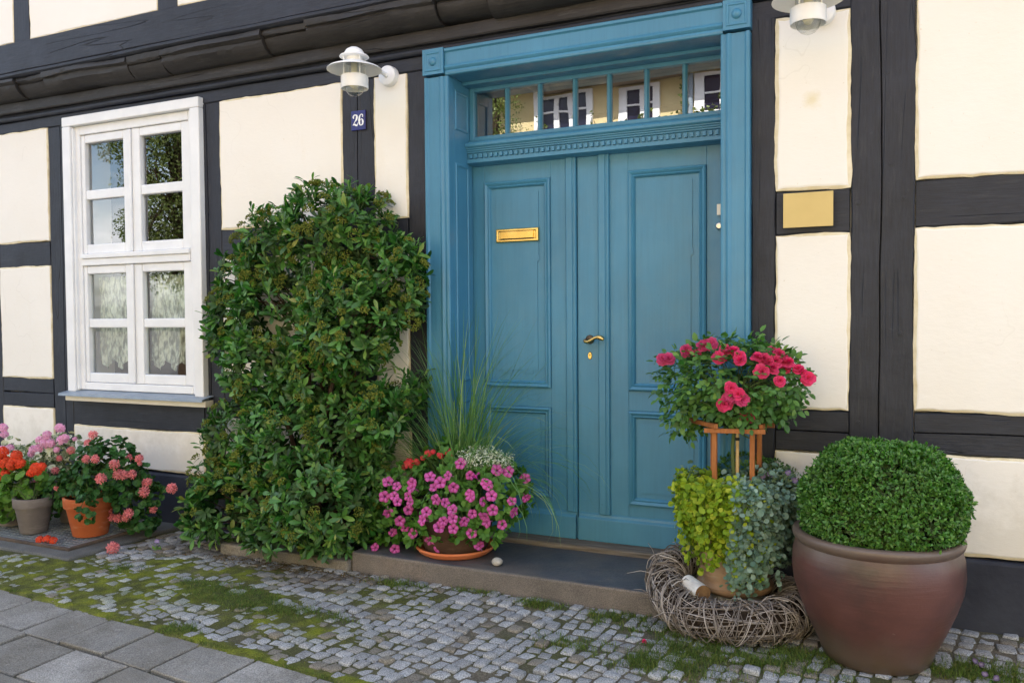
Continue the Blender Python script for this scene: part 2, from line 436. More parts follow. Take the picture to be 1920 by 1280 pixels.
MAT['paleclay'] = clay('lichen_terracotta', (.24, .15, .09), (.36, .24, .15), (.42, .37, .28))
MAT['footstone'] = clay('whitened_stone', (.30, .30, .30), (.50, .50, .50), (.66, .68, .70))
MAT['brownpot'] = clay('dark_brown_clay', (.06, .034, .022), (.10, .055, .035), (.16, .1, .07))
MAT['soil'] = surf('potting_soil', (.012, .009, .006), (.035, .025, .017), .95, 40, 90, .8, .01, .1)
def glaze():
    m, nt, b = mat('brown_glaze'); v = coord(nt); vh = coord(nt, (1, 1, 1.5))
    c = ramp(nt, noise(nt, vh, 3.4, 6, .6), [(.3, (.045, .028, .025)), (.5, (.092, .040, .034)), (.72, (.128, .055, .045))])
    sep = N_(nt, 'ShaderNodeSeparateXYZ'); nt.links.new(v, sep.inputs[0])
    # greyer unglazed foot and rim: bands of the pot itself
    ad = N_(nt, 'ShaderNodeMath', operation='ADD'); ml = N_(nt, 'ShaderNodeMath', operation='MULTIPLY'); ml.inputs[1].default_value = .16
    nt.links.new(noise(nt, v, 6, 5), ml.inputs[0]); nt.links.new(sep.outputs['Z'], ad.inputs[0]); nt.links.new(ml.outputs[0], ad.inputs[1])
    c = mixc(nt, ramp(nt, ad.outputs[0], [(.13, g3(.85)), (.26, g3(0))]), c, (.10, .075, .055))
    c = mixc(nt, ramp(nt, ad.outputs[0], [(.48, g3(0)), (.56, g3(.9))]), c, (.13, .098, .078))
    fl = ramp(nt, noise(nt, v, 60, 5, .7), [(.66, g3(0)), (.72, g3(.55))])
    bd = ramp(nt, ad.outputs[0], [(.16, g3(0)), (.24, g3(1)), (.32, g3(0))])
    c = mixc(nt, mixc(nt, 1., fl, bd, 'MULTIPLY'), c, (.30, .25, .20))
    nt.links.new(c, b.inputs['Base Color']); b.inputs['Roughness'].default_value = .38; b.inputs['Specular IOR Level'].default_value = .45
    p = bump(nt, b, noise(nt, coord(nt, (1, 1, 16)), 5, 4), .2, .006); bump(nt, b, noise(nt, v, 90, 4), .2, .002, p); return m
MAT['glaze'] = glaze()
MAT['orange_wood'] = surf('orange_stained_wood', (.28, .095, .025), (.40, .15, .045), .6, 6, 60, .2, .003, .35, (20, 20, 1.5))
MAT['bamboo'] = surf('bamboo', (.42, .28, .12), (.55, .40, .2), .5, 12)
MAT['bark'] = surf('brown_bark', (.03, .02, .013), (.075, .05, .032), .9, 20, 70, .6, .006, .2, (3, 3, 1))
MAT['stem'] = leafmat('green_stem', [(0, (.06, .10, .03)), (1, (.10, .14, .05))], .6, .3, .05)
def twig():
    m, nt, b = mat('grey_twigs'); g = N_(nt, 'ShaderNodeNewGeometry')
    c = ramp(nt, g.outputs['Random Per Island'], [(0, (.05, .038, .031)), (.25, (.12, .098, .083)), (.6, (.26, .225, .20)), (1, (.45, .41, .38))])
    c = mixc(nt, .5, c, ramp(nt, noise(nt, coord(nt), 30, 4), [(.3, g3(.6)), (.7, g3(1.25))]), 'MULTIPLY')
    nt.links.new(c, b.inputs['Base Color']); b.inputs['Roughness'].default_value = .75; return m
MAT['twig'] = twig()
MAT['twigcore'] = surf('twig_core', (.02, .014, .011), (.05, .037, .028), .95, 30, 60, .8, .01, .1)
MAT['birch'] = surf('birch_bark', (.50, .48, .45), (.78, .76, .72), .7, 9, 60, .3, .003, .3, (1, 1, 4))
MAT['endgrain'] = surf('cut_log_end', (.12, .065, .03), (.22, .13, .06), .85, 24, 60, .5, .003, .2)
def stone(name, stops, sc=3, speck=.35, rough=.75, bs=.35, island=True, bsc=60):
    m, nt, b = mat(name); v = coord(nt); g = N_(nt, 'ShaderNodeNewGeometry')
    if island == 2:
        a_ = N_(nt, 'ShaderNodeVertexColor', layer_name='tint'); c = mixc(nt, 1., ramp(nt, g.outputs['Random Per Island'], stops), a_.outputs['Color'], 'MULTIPLY')
    elif island: c = ramp(nt, g.outputs['Random Per Island'], stops)
    else: c = ramp(nt, noise(nt, v, sc, 6, .6), stops)
    if island == 3:
        c = mixc(nt, ramp(nt, noise(nt, v, 3.2, 7, .65), [(.42, g3(0)), (.62, g3(.55))]), c, (.12, .108, .085)); c = mixc(nt, ramp(nt, noise(nt, v, 26, 4, .6), [(.64, g3(0)), (.7, g3(.4))]), c, (.33, .32, .30))
    s = noise(nt, v, 210, 3, .7)
    c = mixc(nt, speck, c, ramp(nt, s, [(.36, g3(.25)), (.5, g3(1)), (.62, g3(1.7))]), 'MULTIPLY')
    c = mixc(nt, .5, c, ramp(nt, noise(nt, v, 7, 5), [(.3, g3(.7)), (.7, g3(1.2))]), 'MULTIPLY')
    nt.links.new(c, b.inputs['Base Color']); b.inputs['Roughness'].default_value = rough; b.inputs['Specular IOR Level'].default_value = .35
    p = bump(nt, b, noise(nt, v, bsc, 5), bs, .006); bump(nt, b, noise(nt, v, 14, 3), bs, .012, p); return m
MAT['sett'] = stone('granite_setts', [(0, (.225, .228, .23)), (.45, (.28, .285, .287)), (.8, (.34, .345, .347)), (.86, (.21, .19, .155)), (1, (.175, .155, .125))], speck=.8, bs=.22, island=2)
MAT['slab'] = stone('concrete_slabs', [(0, (.175, .168, .152)), (.4, (.23, .222, .205)), (.7, (.27, .262, .246)), (1, (.32, .31, .292))], speck=.6, rough=.92, bs=.5, bsc=45, island=3)
MAT['step'] = stone('slate_step', [(.3, (.045, .05, .062)), (.5, (.075, .08, .092)), (.72, (.13, .115, .10))], 2.6, .3, .55, .3, False)
MAT['cellar'] = stone('grey_cellar_slab', [(.3, (.085, .085, .08)), (.7, (.13, .13, .12))], 3, .4, .85, .3, False)
MAT['edging'] = stone('pale_edging_stone', [(.3, (.13, .115, .095)), (.7, (.24, .215, .175))], 4, .5, .9, .4, False)
MAT['pebble'] = surf('speckled_pebble', (.30, .28, .24), (.52, .50, .46), .6, 30, 90, .2, .002, .3)
MAT['oldwood'] = surf('grey_weathered_wood', (.10, .085, .07), (.20, .18, .155), .85, 5, 40, .5, .004, .2, (1, 16, 16))
MAT['iron'] = surf('galvanised_grating', (.30, .33, .35), (.42, .45, .46), .45, 12, 60, .2, .002, .5, metal=.6)
MAT['rust'] = surf('rusty_angle_iron', (.06, .045, .035), (.12, .085, .06), .8, 14)

# ------------------------------------------------------------------ the half-timbered house
house = thing('half_timbered_house', 'half-timbered house with dark beams, cream plaster and a blue double door', 'house', (-1.49, .3, 0))
def jit(a, s): return a + s * (2 * rng.random(np.shape(a)) - 1)

def wave(x, amp, seed, f=2.0):
    return amp * (np.sin(x * f * 2.1 + seed) * .5 + np.sin(x * f * 5.3 + seed * 2.3) * .3 + np.sin(x * f * 11.7 + seed * 3.1) * .2)

def beam(name, x0, x1, z0, z1, axis, y=0.0, seam=(), m=None, amp=.004, seed=None, depth=.14, label=None):
    """hand-hewn timber: chamfered section with optional seams, swept with a slight wobble"""
    seed = R_.uniform(0, 50) if seed is None else seed
    L = (z1 - z0) if axis == 'z' else (x1 - x0); W = (x1 - x0) if axis == 'z' else (z1 - z0)
    n = max(6, int(L / .05)); t = np.linspace(0, L, n)
    ch = .006
    sec = [(0, depth), (0, ch), (ch, 0)]
    for s in seam:
        sw = .0035; sec += [(s * W - sw, 0), (s * W - sw * .4, .03), (s * W + sw * .4, .03), (s * W + sw, 0)]
    sec += [(W - ch, 0), (W, ch), (W, depth)]
    k = len(sec); V = []
    for i, tt in enumerate(t):
        a = wave(tt, amp, seed); b = wave(tt, amp, seed + 17)
        for j, (w, d) in enumerate(sec):
            f = w / W; ww = w + a * (1 - f) + b * f
            if 2 < j < k - 3: ww += wave(tt, .006, seed + 5, .6)
            dd = y + d + (wave(tt, .0025, seed + 9 + 3 * f, 1.3) if d < .05 else 0)
            V.append((x0 + ww, dd, z0 + tt) if axis == 'z' else (x0 + tt, dd, z0 + ww))
    F = [(i * k + j, i * k + j + 1, (i + 1) * k + j + 1, (i + 1) * k + j) for i in range(n - 1) for j in range(k - 1)]
    F += [tuple(range(k)), tuple(range((n - 1) * k, n * k))]
    b = MB(); b.add(V, F)
    o = b.build(name, m or MAT['timber_v' if axis == 'z' else 'timber_h'], house, smooth=35)
    if label: o['label'] = label
    return o

def infill(x0, x1, z0, z1, y=0.0, seed=None, wide=.006):
    """plaster panel: pillowed field with an uneven ochre edge lapping onto the timbers"""
    seed = R_.uniform(0, 60) if seed is None else seed
    P = []
    def side(a, b, n):
        for i in range(n): P.append(a + (b - a) * i / n)
    nx = max(6, int((x1 - x0) / .035)); nz = max(6, int((z1 - z0) / .035))
    A = np.array([x0, z0]); B = np.array([x1, z0]); C = np.array([x1, z1]); D = np.array([x0, z1])
    side(A, B, nx); side(B, C, nz); side(C, D, nx); side(D, A, nz)
    P = np.array(P); n = len(P)
    per = np.linspace(0, 2 * PI, n, endpoint=False)
    cen = np.array([(x0 + x1) / 2, (z0 + z1) / 2])
    # outward direction per side
    nr = np.concatenate([np.tile([0, -1.], (nx, 1)), np.tile([1., 0], (nz, 1)), np.tile([0, 1.], (nx, 1)), np.tile([-1., 0], (nz, 1))])
    for c in (0, nx, nx + nz, 2 * nx + nz): nr[c] = (nr[c] + nr[c - 1]) * .55
    s = np.cumsum(np.r_[0, np.linalg.norm(np.diff(P, axis=0), axis=1)])
    w1 = wave(s, .006, seed) + .003 * rng.normal(size=n) * .5
    w2 = wave(s, .005, seed + 8, 2.7) + .0012 * rng.normal(size=n)
    rings = [(.004 + w1, .03), (.004 + w1, -.001), (.002 + w1, -.003), (-wide * .8 + w2 * .9 + w1 * .4, -.0032), (-wide * 1.0 + w2 + w1 * .4, -.0052), (-wide * 1.6 + w2 + w1 * .3, -.0058)]
    V = []; F = []; M = []
    for i, (d, yy) in enumerate(rings):
        q = P + nr * np.asarray(d)[:, None]
        V += [(a, y + yy, c) for a, c in q]
        if i:
            for j in range(n): F.append((i * n - n + j, i * n - n + (j + 1) % n, i * n + (j + 1) % n, i * n + j)); M.append(1 if i < 4 else 0)
    b = MB(); b.add(V, F); b.m = M
    b.add(np.array(V[-n:]), [tuple(range(n))], 0)
    o = b.build('infill_panel', [MAT['plaster'], MAT['ochre']], house, smooth=50)
    return o

T0, T1 = .33, 2.735
# uprights
beam('timber_post', -6.30, -6.08, T0, T1, 'z')
beam('timber_post', -5.515, -5.31, T0, T1, 'z', seam=(.62,))
beam('timber_post', -4.065, -3.89, T0, T1, 'z', seam=(.36,), label='dark post on the right side of the white window')
beam('timber_post', -2.945, -2.72, T0, T1, 'z', seam=(.48,), label='dark split post that carries the number plate')
beam('timber_post', -2.498, -2.362, T0, T1, 'z')
beam('timber_post', -.618, -.508, T0, T1, 'z')
p4 = beam('timber_post', -.186, .072, T0 - .05, 2.90, 'z', y=-.004, seam=(.47,), amp=.006, label='widest dark post, made of two timbers side by side')
beam('timber_post', 2.0, 2.2, T0, T1, 'z'); beam('timber_post', -7.4, -7.2, T0, T1, 'z')
# level timbers
for x0, x1 in ((-7.19, -6.305), (-6.075, -5.52)):
    beam('timber_rail', x0, x1, 1.756, 1.932, 'x', amp=.006); beam('timber_rail', x0, x1, .727, .832, 'x', amp=.004); beam('timber_rail', x0, x1, .836, .941, 'x', amp=.004)
beam('timber_rail', -5.305, -4.07, .621, .80, 'x', label='dark rail below the white window')
for x0, x1 in ((-3.885, -2.95), (-2.715, -2.502)):
    beam('timber_rail', x0, x1, 1.745, 1.93, 'x'); beam('timber_rail', x0, x1, .735, .935, 'x', seam=(.5,))
beam('timber_rail', -.503, -.19, 1.732, 1.932, 'x', amp=.005, label='short dark rail behind the brass plate')
beam('timber_rail', -.503, -.19, .735, .925, 'x', seam=(.5,))
beam('timber_rail', .078, 1.995, 1.74, 1.94, 'x', amp=.007); beam('timber_rail', .078, 1.995, .755, .938, 'x', seam=(.52,), amp=.006)
# plaster fields
for x0, x1 in ((-7.19, -6.305), (-6.078, -5.52)):
    infill(x0, x1, 1.935, T1); infill(x0, x1, .945, 1.753); infill(x0, x1, .345, .724)
infill(-5.30, -4.07, .352, .617)
for x0, x1 in ((-3.886, -2.949), (-2.716, -2.502)):
    infill(x0, x1, 1.933, T1); infill(x0, x1, .938, 1.742); infill(x0, x1, .35, .732)
infill(-.505, -.190, 1.936, 2.722, wide=.013); infill(-.505, -.19, .93, 1.728, wide=.009); infill(-.505, -.19, .345, .731)
infill(.077, 1.997, 1.944, 2.76, wide=.009); infill(.077, 1.997, .944, 1.735, wide=.009); infill(.077, 1.997, .33, .75, wide=.009)
# wooden pegs in the widest post
for x, z in ((-.155, 1.86), (.03, 1.87), (-.15, .88), (.02, 1.28), (-.04, 2.42), (-.02, 2.02)):
    b = MB(); b.lathe([(.0, .004), (.010, .003), (.012, -.01)], (0, 0, 0), 10)
    b.v[-1] = b.v[-1][:, [0, 2, 1]] * [1, -1, 1] + [x, -.004, z]
    b.build('wooden_peg', MAT['timber_v'], p4)
# rendered plinth
b = MB()
b.box(-8.5, -2.40, -.028, .3, -.06, .335); b.box(-.615, 3.0, -.030, .3, -.06, .318)
b.build('plinth', MAT['plinth'], house, bevel=.012)
# masonry behind the timbers, with the window and door openings left free
b = MB()
b.box(-8.5, -5.25, .06, .30, .30, 3.3); b.box(-4.09, -2.34, .06, .30, .30, 3.3); b.box(-.64, 3.0, .06, .30, .30, 3.3)
b.box(-5.25, -4.09, .06, .30, .30, .84); b.box(-5.25, -4.09, .06, .30, 2.74, 3.3); b.box(-2.34, -.64, .06, .30, 2.76, 3.3)
b.build('wall_core', MAT['plaster'], house)
# rooms behind the glass
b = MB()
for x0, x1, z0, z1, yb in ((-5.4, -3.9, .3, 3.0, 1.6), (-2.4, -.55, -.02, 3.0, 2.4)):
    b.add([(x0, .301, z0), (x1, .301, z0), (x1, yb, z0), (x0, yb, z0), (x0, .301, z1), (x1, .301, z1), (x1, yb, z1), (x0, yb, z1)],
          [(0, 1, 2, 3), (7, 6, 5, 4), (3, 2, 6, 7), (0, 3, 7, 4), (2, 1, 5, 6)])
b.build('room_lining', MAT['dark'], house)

# jetty: stacked plates and mouldings under the upper floor
X0, X1 = -8.5, 3.0
beam('plate_beam', X0, -2.36, 2.739, 2.818, 'x', amp=.003); beam('plate_beam', -.615, -.19, 2.726, 2.818, 'x', amp=.003); beam('plate_beam', .076, X1, 2.764, 2.818, 'x', amp=.003)
def moulding(name, prof, x0, x1, m, amp=.003, rough=0):
    n = max(4, int((x1 - x0) / (.022 if rough else .09))); k = len(prof); V = []; sd_ = R_.uniform(0, 60)
    for i in range(n + 1):
        x = x0 + (x1 - x0) * i / n
        dy = wave(x, amp, sd_, .9); dz = wave(x, amp, sd_ + 9, .9)
        V += [(x, y + ((dy + rough * (wave(x, 1, sd_ + j * 3.7, 1.1) * .8 + rng.normal() * .22)) if y < .02 else 0), z + ((dz + rough * .7 * wave(x, 1, sd_ + j * 5.1, 1.7)) if y < .02 else 0)) for j, (y, z) in enumerate(prof)]
    F = [(i * k + j, i * k + (j + 1) % k, (i + 1) * k + (j + 1) % k, (i + 1) * k + j) for i in range(n) for j in range(k)]
    F += [tuple(range(k)), tuple(range(n * k, n * k + k))]
    b = MB(); b.add(V, F); return b.build(name, m, house, smooth=38)
arc = lambda cy, cz, r, a0, a1, n: [(cy + r * math.cos(math.radians(a0 + (a1 - a0) * i / n)), cz + r * math.sin(math.radians(a0 + (a1 - a0) * i / n))) for i in range(n + 1)]
moulding('bead_moulding', [(.05, 2.82), (-.004, 2.82)] + arc(-.008, 2.838, .02, 250, 110, 6) + [(-.018, 2.862), (.05, 2.862)], X0, X1, MAT['timber_h'])
moulding('jetty_beam', [(.05, 2.864), (-.046, 2.864), (-.052, 2.872), (-.05, 2.935), (.05, 2.935)], X0, X1, MAT['timber_brown'])
# rounded filler boards alternate with short joist heads
cuts = [-8.5, -7.9, -6.75, -6.44, -5.62, -5.33, -4.52, -4.22, -3.40, -3.07, -2.22, -1.92, -1.06, -.74, .12, .44, 1.4, 1.75, 3.0]
for i in range(len(cuts) - 1):
    head = i % 2 == 1
    o_ = R_.uniform(-.022, -.012) if head else R_.uniform(-.004, .004); dz = R_.uniform(-.006, .006)
    prof = [(.05, 2.937), (-.046 + o_, 2.937 + dz)] + [(-.062 + o_, 2.939 + dz), (-.085 + o_, 2.945 + dz), (-.116 + o_, 2.964 + dz), (-.138 + o_, 2.990 + dz), (-.144 + o_, 3.010 + dz), (-.140 + o_, 3.020 + dz), (-.146 + o_, 3.0235 + dz), (-.160 + o_, 3.027 + dz), (-.164 + o_, 3.034 + dz), (-.160 + o_, 3.062), (.05, 3.062)]
    moulding('joist_head' if head else 'filler_board', prof, cuts[i] + .004, cuts[i + 1] - .004, MAT['timber_brown'], .009, .0055)
moulding('cove_moulding', [(.05, 3.064), (-.166, 3.064), (-.176, 3.07), (-.184, 3.078), (-.184, 3.09), (-.178, 3.097), (.05, 3.097)], X0, X1, MAT['timber_h'])
moulding('sill_beam', [(.05, 3.099), (-.164, 3.099), (-.172, 3.107), (-.17, 3.30), (-.163, 3.307), (.05, 3.307)], X0, X1, MAT['timber_h'])
# upper floor
UY = -.15
ups = [-8.3, -6.9, -5.545, -4.155, -2.8, -1.4, 0, 1.4, 2.7]
for x in ups: beam('upper_post', x - .085, x + .085, 3.311, 5.6, 'z', y=UY - .004, depth=.2)
for a, c in zip(ups[:-1], ups[1:]): infill(a + .088, c - .088, 3.313, 5.6, y=UY)
b = MB(); b.box(X0, X1, UY + .012, UY + .4, 3.31, 5.62); b.build('upper_wall', MAT['plaster'], house)
MAT['roof'] = surf('red_roof_tiles', (.22, .07, .04), (.34, .12, .07), .8, 6)
b = MB(); b.add([(X0 - .3, -.55, 5.55), (X1 + .3, -.55, 5.55), (X1 + .3, 4.6, 9.6), (X0 - .3, 4.6, 9.6), (X0 - .3, -.55, 5.7), (X1 + .3, -.55, 5.7), (X1 + .3, 4.6, 9.75), (X0 - .3, 4.6, 9.75),
                 (X0 - .3, 9.5, 5.6), (X1 + .3, 9.5, 5.6), (X1 + .3, 9.5, 5.45), (X0 - .3, 9.5, 5.45)],
                [(0, 1, 2, 3), (7, 6, 5, 4), (0, 4, 5, 1), (7, 8, 9, 6), (3, 2, 10, 11), (0, 3, 7, 4), (2, 1, 5, 6), (3, 11, 8, 7), (6, 9, 10, 2), (8, 11, 10, 9)])
b.build('roof', MAT['roof'], house)
b = MB(); b.box(X0, X0 + .3, .31, 9.2, 0, 5.6); b.box(X1 - .3, X1, .31, 9.2, 0, 5.6); b.box(X0, X1, 8.9, 9.2, 0, 5.6); b.build('rear_wall', MAT['plaster'], house)

# ------------------------------------------------------------------ the white window
win = bpy.data.objects.new('window', None); COL.objects.link(win); win.parent = house; win.location = Vector((-4.67, -.04, .85)) - house.location
WP = []  # panes
b = MB()
# face boards
b.box(-5.312, -5.232, -.042, .02, .862, 2.712); b.box(-4.106, -4.028, -.042, .02, .862, 2.712)
b.box(-5.312, -4.028, -.0425, .02, 2.713, 2.779); b.box(-5.312, -4.028, -.040, .012, .845, .8615)
b.box(-5.2305, -5.215, -.03, .02, .8745, 2.70); b.box(-4.123, -4.1075, -.03, .02, .8745, 2.70)
b.build('casing', MAT['white'], win, bevel=.006)
b = MB()   # fixed frame inside the casing
b.box(-5.231, -5.180, -.006, .08, .874, 2.711); b.box(-4.155, -4.107, -.006, .08, .874, 2.711)
b.box(-5.179, -4.156, -.006, .08, 2.652, 2.711); b.box(-5.179, -4.156, -.006, .08, .874, .925)
b.box(-5.179, -4.156, -.010, .08, 1.742, 1.790); b.box(-5.179, -4.156, -.022, .08, 1.7905, 1.822)
b.build('window_frame', MAT['white'], win, bevel=.005)
glass = MAT['glass']
for (z0, z1, zm0, zm1) in ((1.824, 2.650, 2.202, 2.267), (.927, 1.740, 1.309, 1.371)):
    for (x0, x1) in ((-5.178, -4.690), (-4.686, -4.157)):
        gx0, gx1 = (x0 + .034, x1 - .074) if x0 < -5 else (x0 + .078, x1 - .072)
        bt = .066
        tp = .056
        s = MB()
        s.box(x0, gx0, .004, .05, z0, z1); s.box(gx1, x1, .004, .05, z0, z1)
        s.box(gx0 + .0005, gx1 - .0005, .006, .05, z0, z0 + bt); s.box(gx0 + .0005, gx1 - .0005, .006, .05, z1 - tp, z1); s.box(gx0 + .0005, gx1 - .0005, .010, .05, zm0, zm1)
        sash = s.build('sash', MAT['white'], win, bevel=.007)
        for (a, c) in ((z0 + bt, zm0), (zm1, z1 - tp)):
            g = MB(); tl = R_.uniform(-.0015, .0015); t2 = R_.uniform(-.001, .001)
            g.add([(gx0, .034 + tl, a), (gx1, .034 - tl, a), (gx1, .034 - tl + t2, c), (gx0, .034 + tl + t2, c)], [(0, 1, 2, 3)])
            g.build('pane', glass, win, recalc=False)
b = MB(); b.box(-4.698, -4.678, -.012, .003, .935, 1.735); b.box(-4.698, -4.678, -.012, .003, 1.83, 2.645); b.build('meeting_strip', MAT['white'], win, bevel=.005)
b = MB(); b.extrude_x([(.01, .872), (-.098, .852), (-.102, .836), (-.096, .836), (-.094, .846), (.01, .866)], -5.335, -3.985); b.build('drip_sill', MAT['zinc'], win)
b = MB(); b.box(-5.30, -3.985, -.072, .0, .800, .842); b.build('sill_board', MAT['cream_sill'], win, bevel=.004)
# lace curtains, zigzag hem
for x0, x1 in ((-5.17, -4.70), (-4.66, -4.18)):
    nx, nz = 90, 24; V = []; F = []
    for i in range(nx + 1):
        u = i / nx; x = x0 + (x1 - x0) * u
        tooth = abs((u * 3.4) % 1 - .5) * 2
        zb = 1.085 - .075 * (1 - tooth); zt = 1.668 if (u * 8) % 1 < .78 else 1.64
        for j in range(nz + 1):
            v = j / nz
            y = .115 + .012 * math.sin(u * 58 + 2 * math.sin(v * 3)) * (.4 + v * .6) + .006 * math.sin(u * 23 + v * 5)
            V.append((x, y, zt + (zb - zt) * v))
    for i in range(nx):
        for j in range(nz): k = i * (nz + 1) + j; F.append((k, k + 1, k + nz + 2, k + nz + 1))
    np_mesh('curtain', V, np.array(F), MAT['lace'], win)

# ------------------------------------------------------------------ blue door surround
blue = MAT['blue']
dfr = bpy.data.objects.new('door_frame', None); COL.objects.link(dfr); dfr.parent = house; dfr.location = Vector((-1.49, -.05, 0)) - house.location
OL, OR, IL, IR, HT, HB = -2.358, -.617, -2.213, -.752, 2.822, 2.678
def cas_prof(w):   # from the outer edge (0) to the inner edge (w): distance, y
    return [(0, .02), (0, -.048), (.004, -.052), (.016, -.052), (.020, -.046), (.024, -.042), (w * .62, -.042), (w * .66, -.047), (w * .72, -.050), (w * .78, -.046), (w * .82, -.040), (w * .90, -.044), (w * .97, -.042), (w, -.036), (w, .02)]
b = MB(); b.extrude_z([(OL + d, y) for d, y in cas_prof(.145)], .10, HB - .003); b.build('casing_board', blue, dfr, smooth=30)
b = MB(); b.extrude_z([(OR - d, y) for d, y in cas_prof(.135)], .10, HB - .003); b.build('casing_board', blue, dfr, smooth=30)
b = MB(); b.extrude_x([(y, HT - d) for d, y in cas_prof(.144)], OL + .128, OR - .124); b.build('head_board', blue, dfr, smooth=30)
for x0, x1 in ((OL - .004, OL + .125), (OR - .121, OR + .004)):
    b = MB(); b.box(x0, x1, -.058, .0, HB + .010, HT + .004); b.ring(x0 + .014, x1 - .014, HB + .026, HT - .012, [(0, -.0585), (.004, -.062), (.010, -.062), (.014, -.0585)])
    r = .024; cx, cz = (x0 + x1) / 2, (HB + HT) / 2 + .007
    b.lathe([(0, .014), (r * .5, .012), (r * .85, .007), (r, .0), (r, -.004)], (0, 0, 0), 24); b.v[-1] = b.v[-1][:, [0, 2, 1]] * [1, -1, 1] + [cx, -.058, cz]
    b.build('corner_block', blue, dfr, smooth=35)
# reveal lining with a raised panel, soffit boards
b = MB()
b.box(IL - .024, IL, .021, .235, .10, HB); b.box(IR, IR + .024, .021, .235, .10, HB)
b.box(IL, IR, .021, .215, HB, HB + .022)
for z0, z1 in ((.22, .90), (1.0, 2.22), (2.40, 2.62)):
    for sx, sg in ((IL, 1), (IR, -1)):
        v = []
        for d, h in ((0, .0005), (.006, .006), (.014, .006), (.020, .0008)):
            v += [(sx + sg * h, .035 + d, z0 + d), (sx + sg * h, .19 - d, z0 + d), (sx + sg * h, .19 - d, z1 - d), (sx + sg * h, .035 + d, z1 - d)]
        b.add(v, [(i * 4 + j, i * 4 + (j + 1) % 4, i * 4 + 4 + (j + 1) % 4, i * 4 + 4 + j) for i in range(3) for j in range(4)])
b.box(IL + .001, IR - .001, .12, .20, HB - .018, HB)
b.build('reveal_lining', blue, dfr, bevel=.002)

# transom light
tr = bpy.data.objects.new('transom_light', None); COL.objects.link(tr); tr.parent = house; tr.location = Vector((-1.49, .21, 2.36)) - house.location
GX = [-2.182, -1.983, -1.783, -1.578, -1.384, -1.181, -.981, -.79]
b = MB(); b.box(IL, GX[0], .205, .25, 2.365, HB); b.box(GX[7], IR, .205, .25, 2.365, HB); b.box(GX[0], GX[7], .205, .25, 2.365, 2.388); b.box(GX[0], GX[7], .205, .25, 2.640, HB)
b.build('transom_frame', blue, tr, bevel=.004)
for i in range(1, 7):
    b = MB(); x = GX[i]; b.extrude_z([(x - .013, .245), (x - .013, .222), (x - .005, .210), (x + .005, .210), (x + .013, .222), (x + .013, .245)], 2.3885, 2.6395); b.build('glazing_bar', blue, tr)
for i in range(7):
    g = MB(); t1, t2 = R_.uniform(-.0012, .0012), R_.uniform(-.0010, .0010)
    g.add([(GX[i] + .005, .232 + t1, 2.386), (GX[i + 1] - .005, .232 - t1, 2.386), (GX[i + 1] - .005, .232 - t1 + t2, 2.642), (GX[i] + .005, .232 + t1 + t2, 2.642)], [(0, 1, 2, 3)]); g.build('pane', MAT['tglass'], tr, recalc=False)
# cornice with dentils
cor = bpy.data.objects.new('door_cornice', None); COL.objects.link(cor); cor.parent = house; cor.location = Vector((-1.49, .15, 2.23)) - house.location
b = MB(); prof = [(.25, 2.364), (.196, 2.364), (.180, 2.352), (.150, 2.346), (.146, 2.338), (.146, 2.326), (.152, 2.320), (.158, 2.318), (.158, 2.312), (.165, 2.308), (.165, 2.302), (.172, 2.298), (.172, 2.292), (.182, 2.288), (.182, 2.2585), (.170, 2.255), (.170, 2.236), (.190, 2.230), (.250, 2.226)]
b.extrude_x(prof, IL + .001, IR - .001); b.build('cornice_moulding', blue, cor, smooth=25)
b = MB(); n = 46; w = (IR - IL - .02) / n
for i in range(n): x = IL + .01 + i * w; b.box(x + w * .22, x + w * .78, .168, .1815, 2.261, 2.284)
o = b.build('dentil_row', blue, cor, bevel=.0015)

# door leaves
LY = .25
def panel(b, x0, x1, z0, z1, orn=True):
    prof = [(0, LY - .001), (.002, LY - .012), (.010, LY - .017), (.018, LY - .013), (.024, LY - .006), (.030, LY - .010), (.036, LY - .004), (.040, LY + .006)]
    b.ring(x0, x1, z0, z1, prof)
    b.add([(x0 + .04, LY + .006, z0 + .04), (x1 - .04, LY + .006, z0 + .04), (x1 - .04, LY + .006, z1 - .04), (x0 + .04, LY + .006, z1 - .04)], [(0, 1, 2, 3)])
def sunk(b, x0, x1, z0, z1, tall):
    """raised field with stepped corners inside a panel"""
    a = .068; X0_, X1_, Z0_, Z1_ = x0 + a, x1 - a, z0 + a, z1 - a
    if tall:
        zm = Z0_ + (Z1_ - Z0_) * .62; s = .014; q = .05
        P = [(X0_ + s, Z0_ + .03), (X0_ + s + q * .6, Z0_ + .03), (X0_ + s + q * .6, Z0_ + .012), (X0_ + q * 2, Z0_ + .012), (X0_ + q * 2, Z0_ + .03), (X1_ - q * 2, Z0_ + .03), (X1_ - q * 2, Z0_ + .012), (X1_ - s - q * .6, Z0_ + .012), (X1_ - s - q * .6, Z0_ + .03), (X1_ - s, Z0_ + .03),
             (X1_ - s, zm), (X1_, zm + .01), (X1_, zm + .03), (X1_ - .006, zm + .04), (X1_ - .006, Z1_), (X0_ + .006, Z1_), (X0_ + .006, zm + .04), (X0_, zm + .03), (X0_, zm + .01), (X0_ + s, zm)]
    else: P = [(X0_, Z0_), (X1_, Z0_), (X1_, Z1_), (X0_, Z1_)]
    b.extrude_y(P, LY + .0015, LY + .006)
def leaf_slab(b, x0, x1, z0, z1, holes):
    """stiles and rails round the panels"""
    hx0, hx1 = holes[0][0], holes[0][1]
    b.box(x0, hx0, LY, LY + .04, z0, z1); b.box(hx1, x1, LY, LY + .04, z0, z1)
    zs = [z0] + [q for h in holes for q in (h[2], h[3])] + [z1]
    for i in range(0, len(zs), 2): b.box(hx0 + .0003, hx1 - .0003, LY + .0004, LY + .04, zs[i], zs[i + 1])
leafs = []
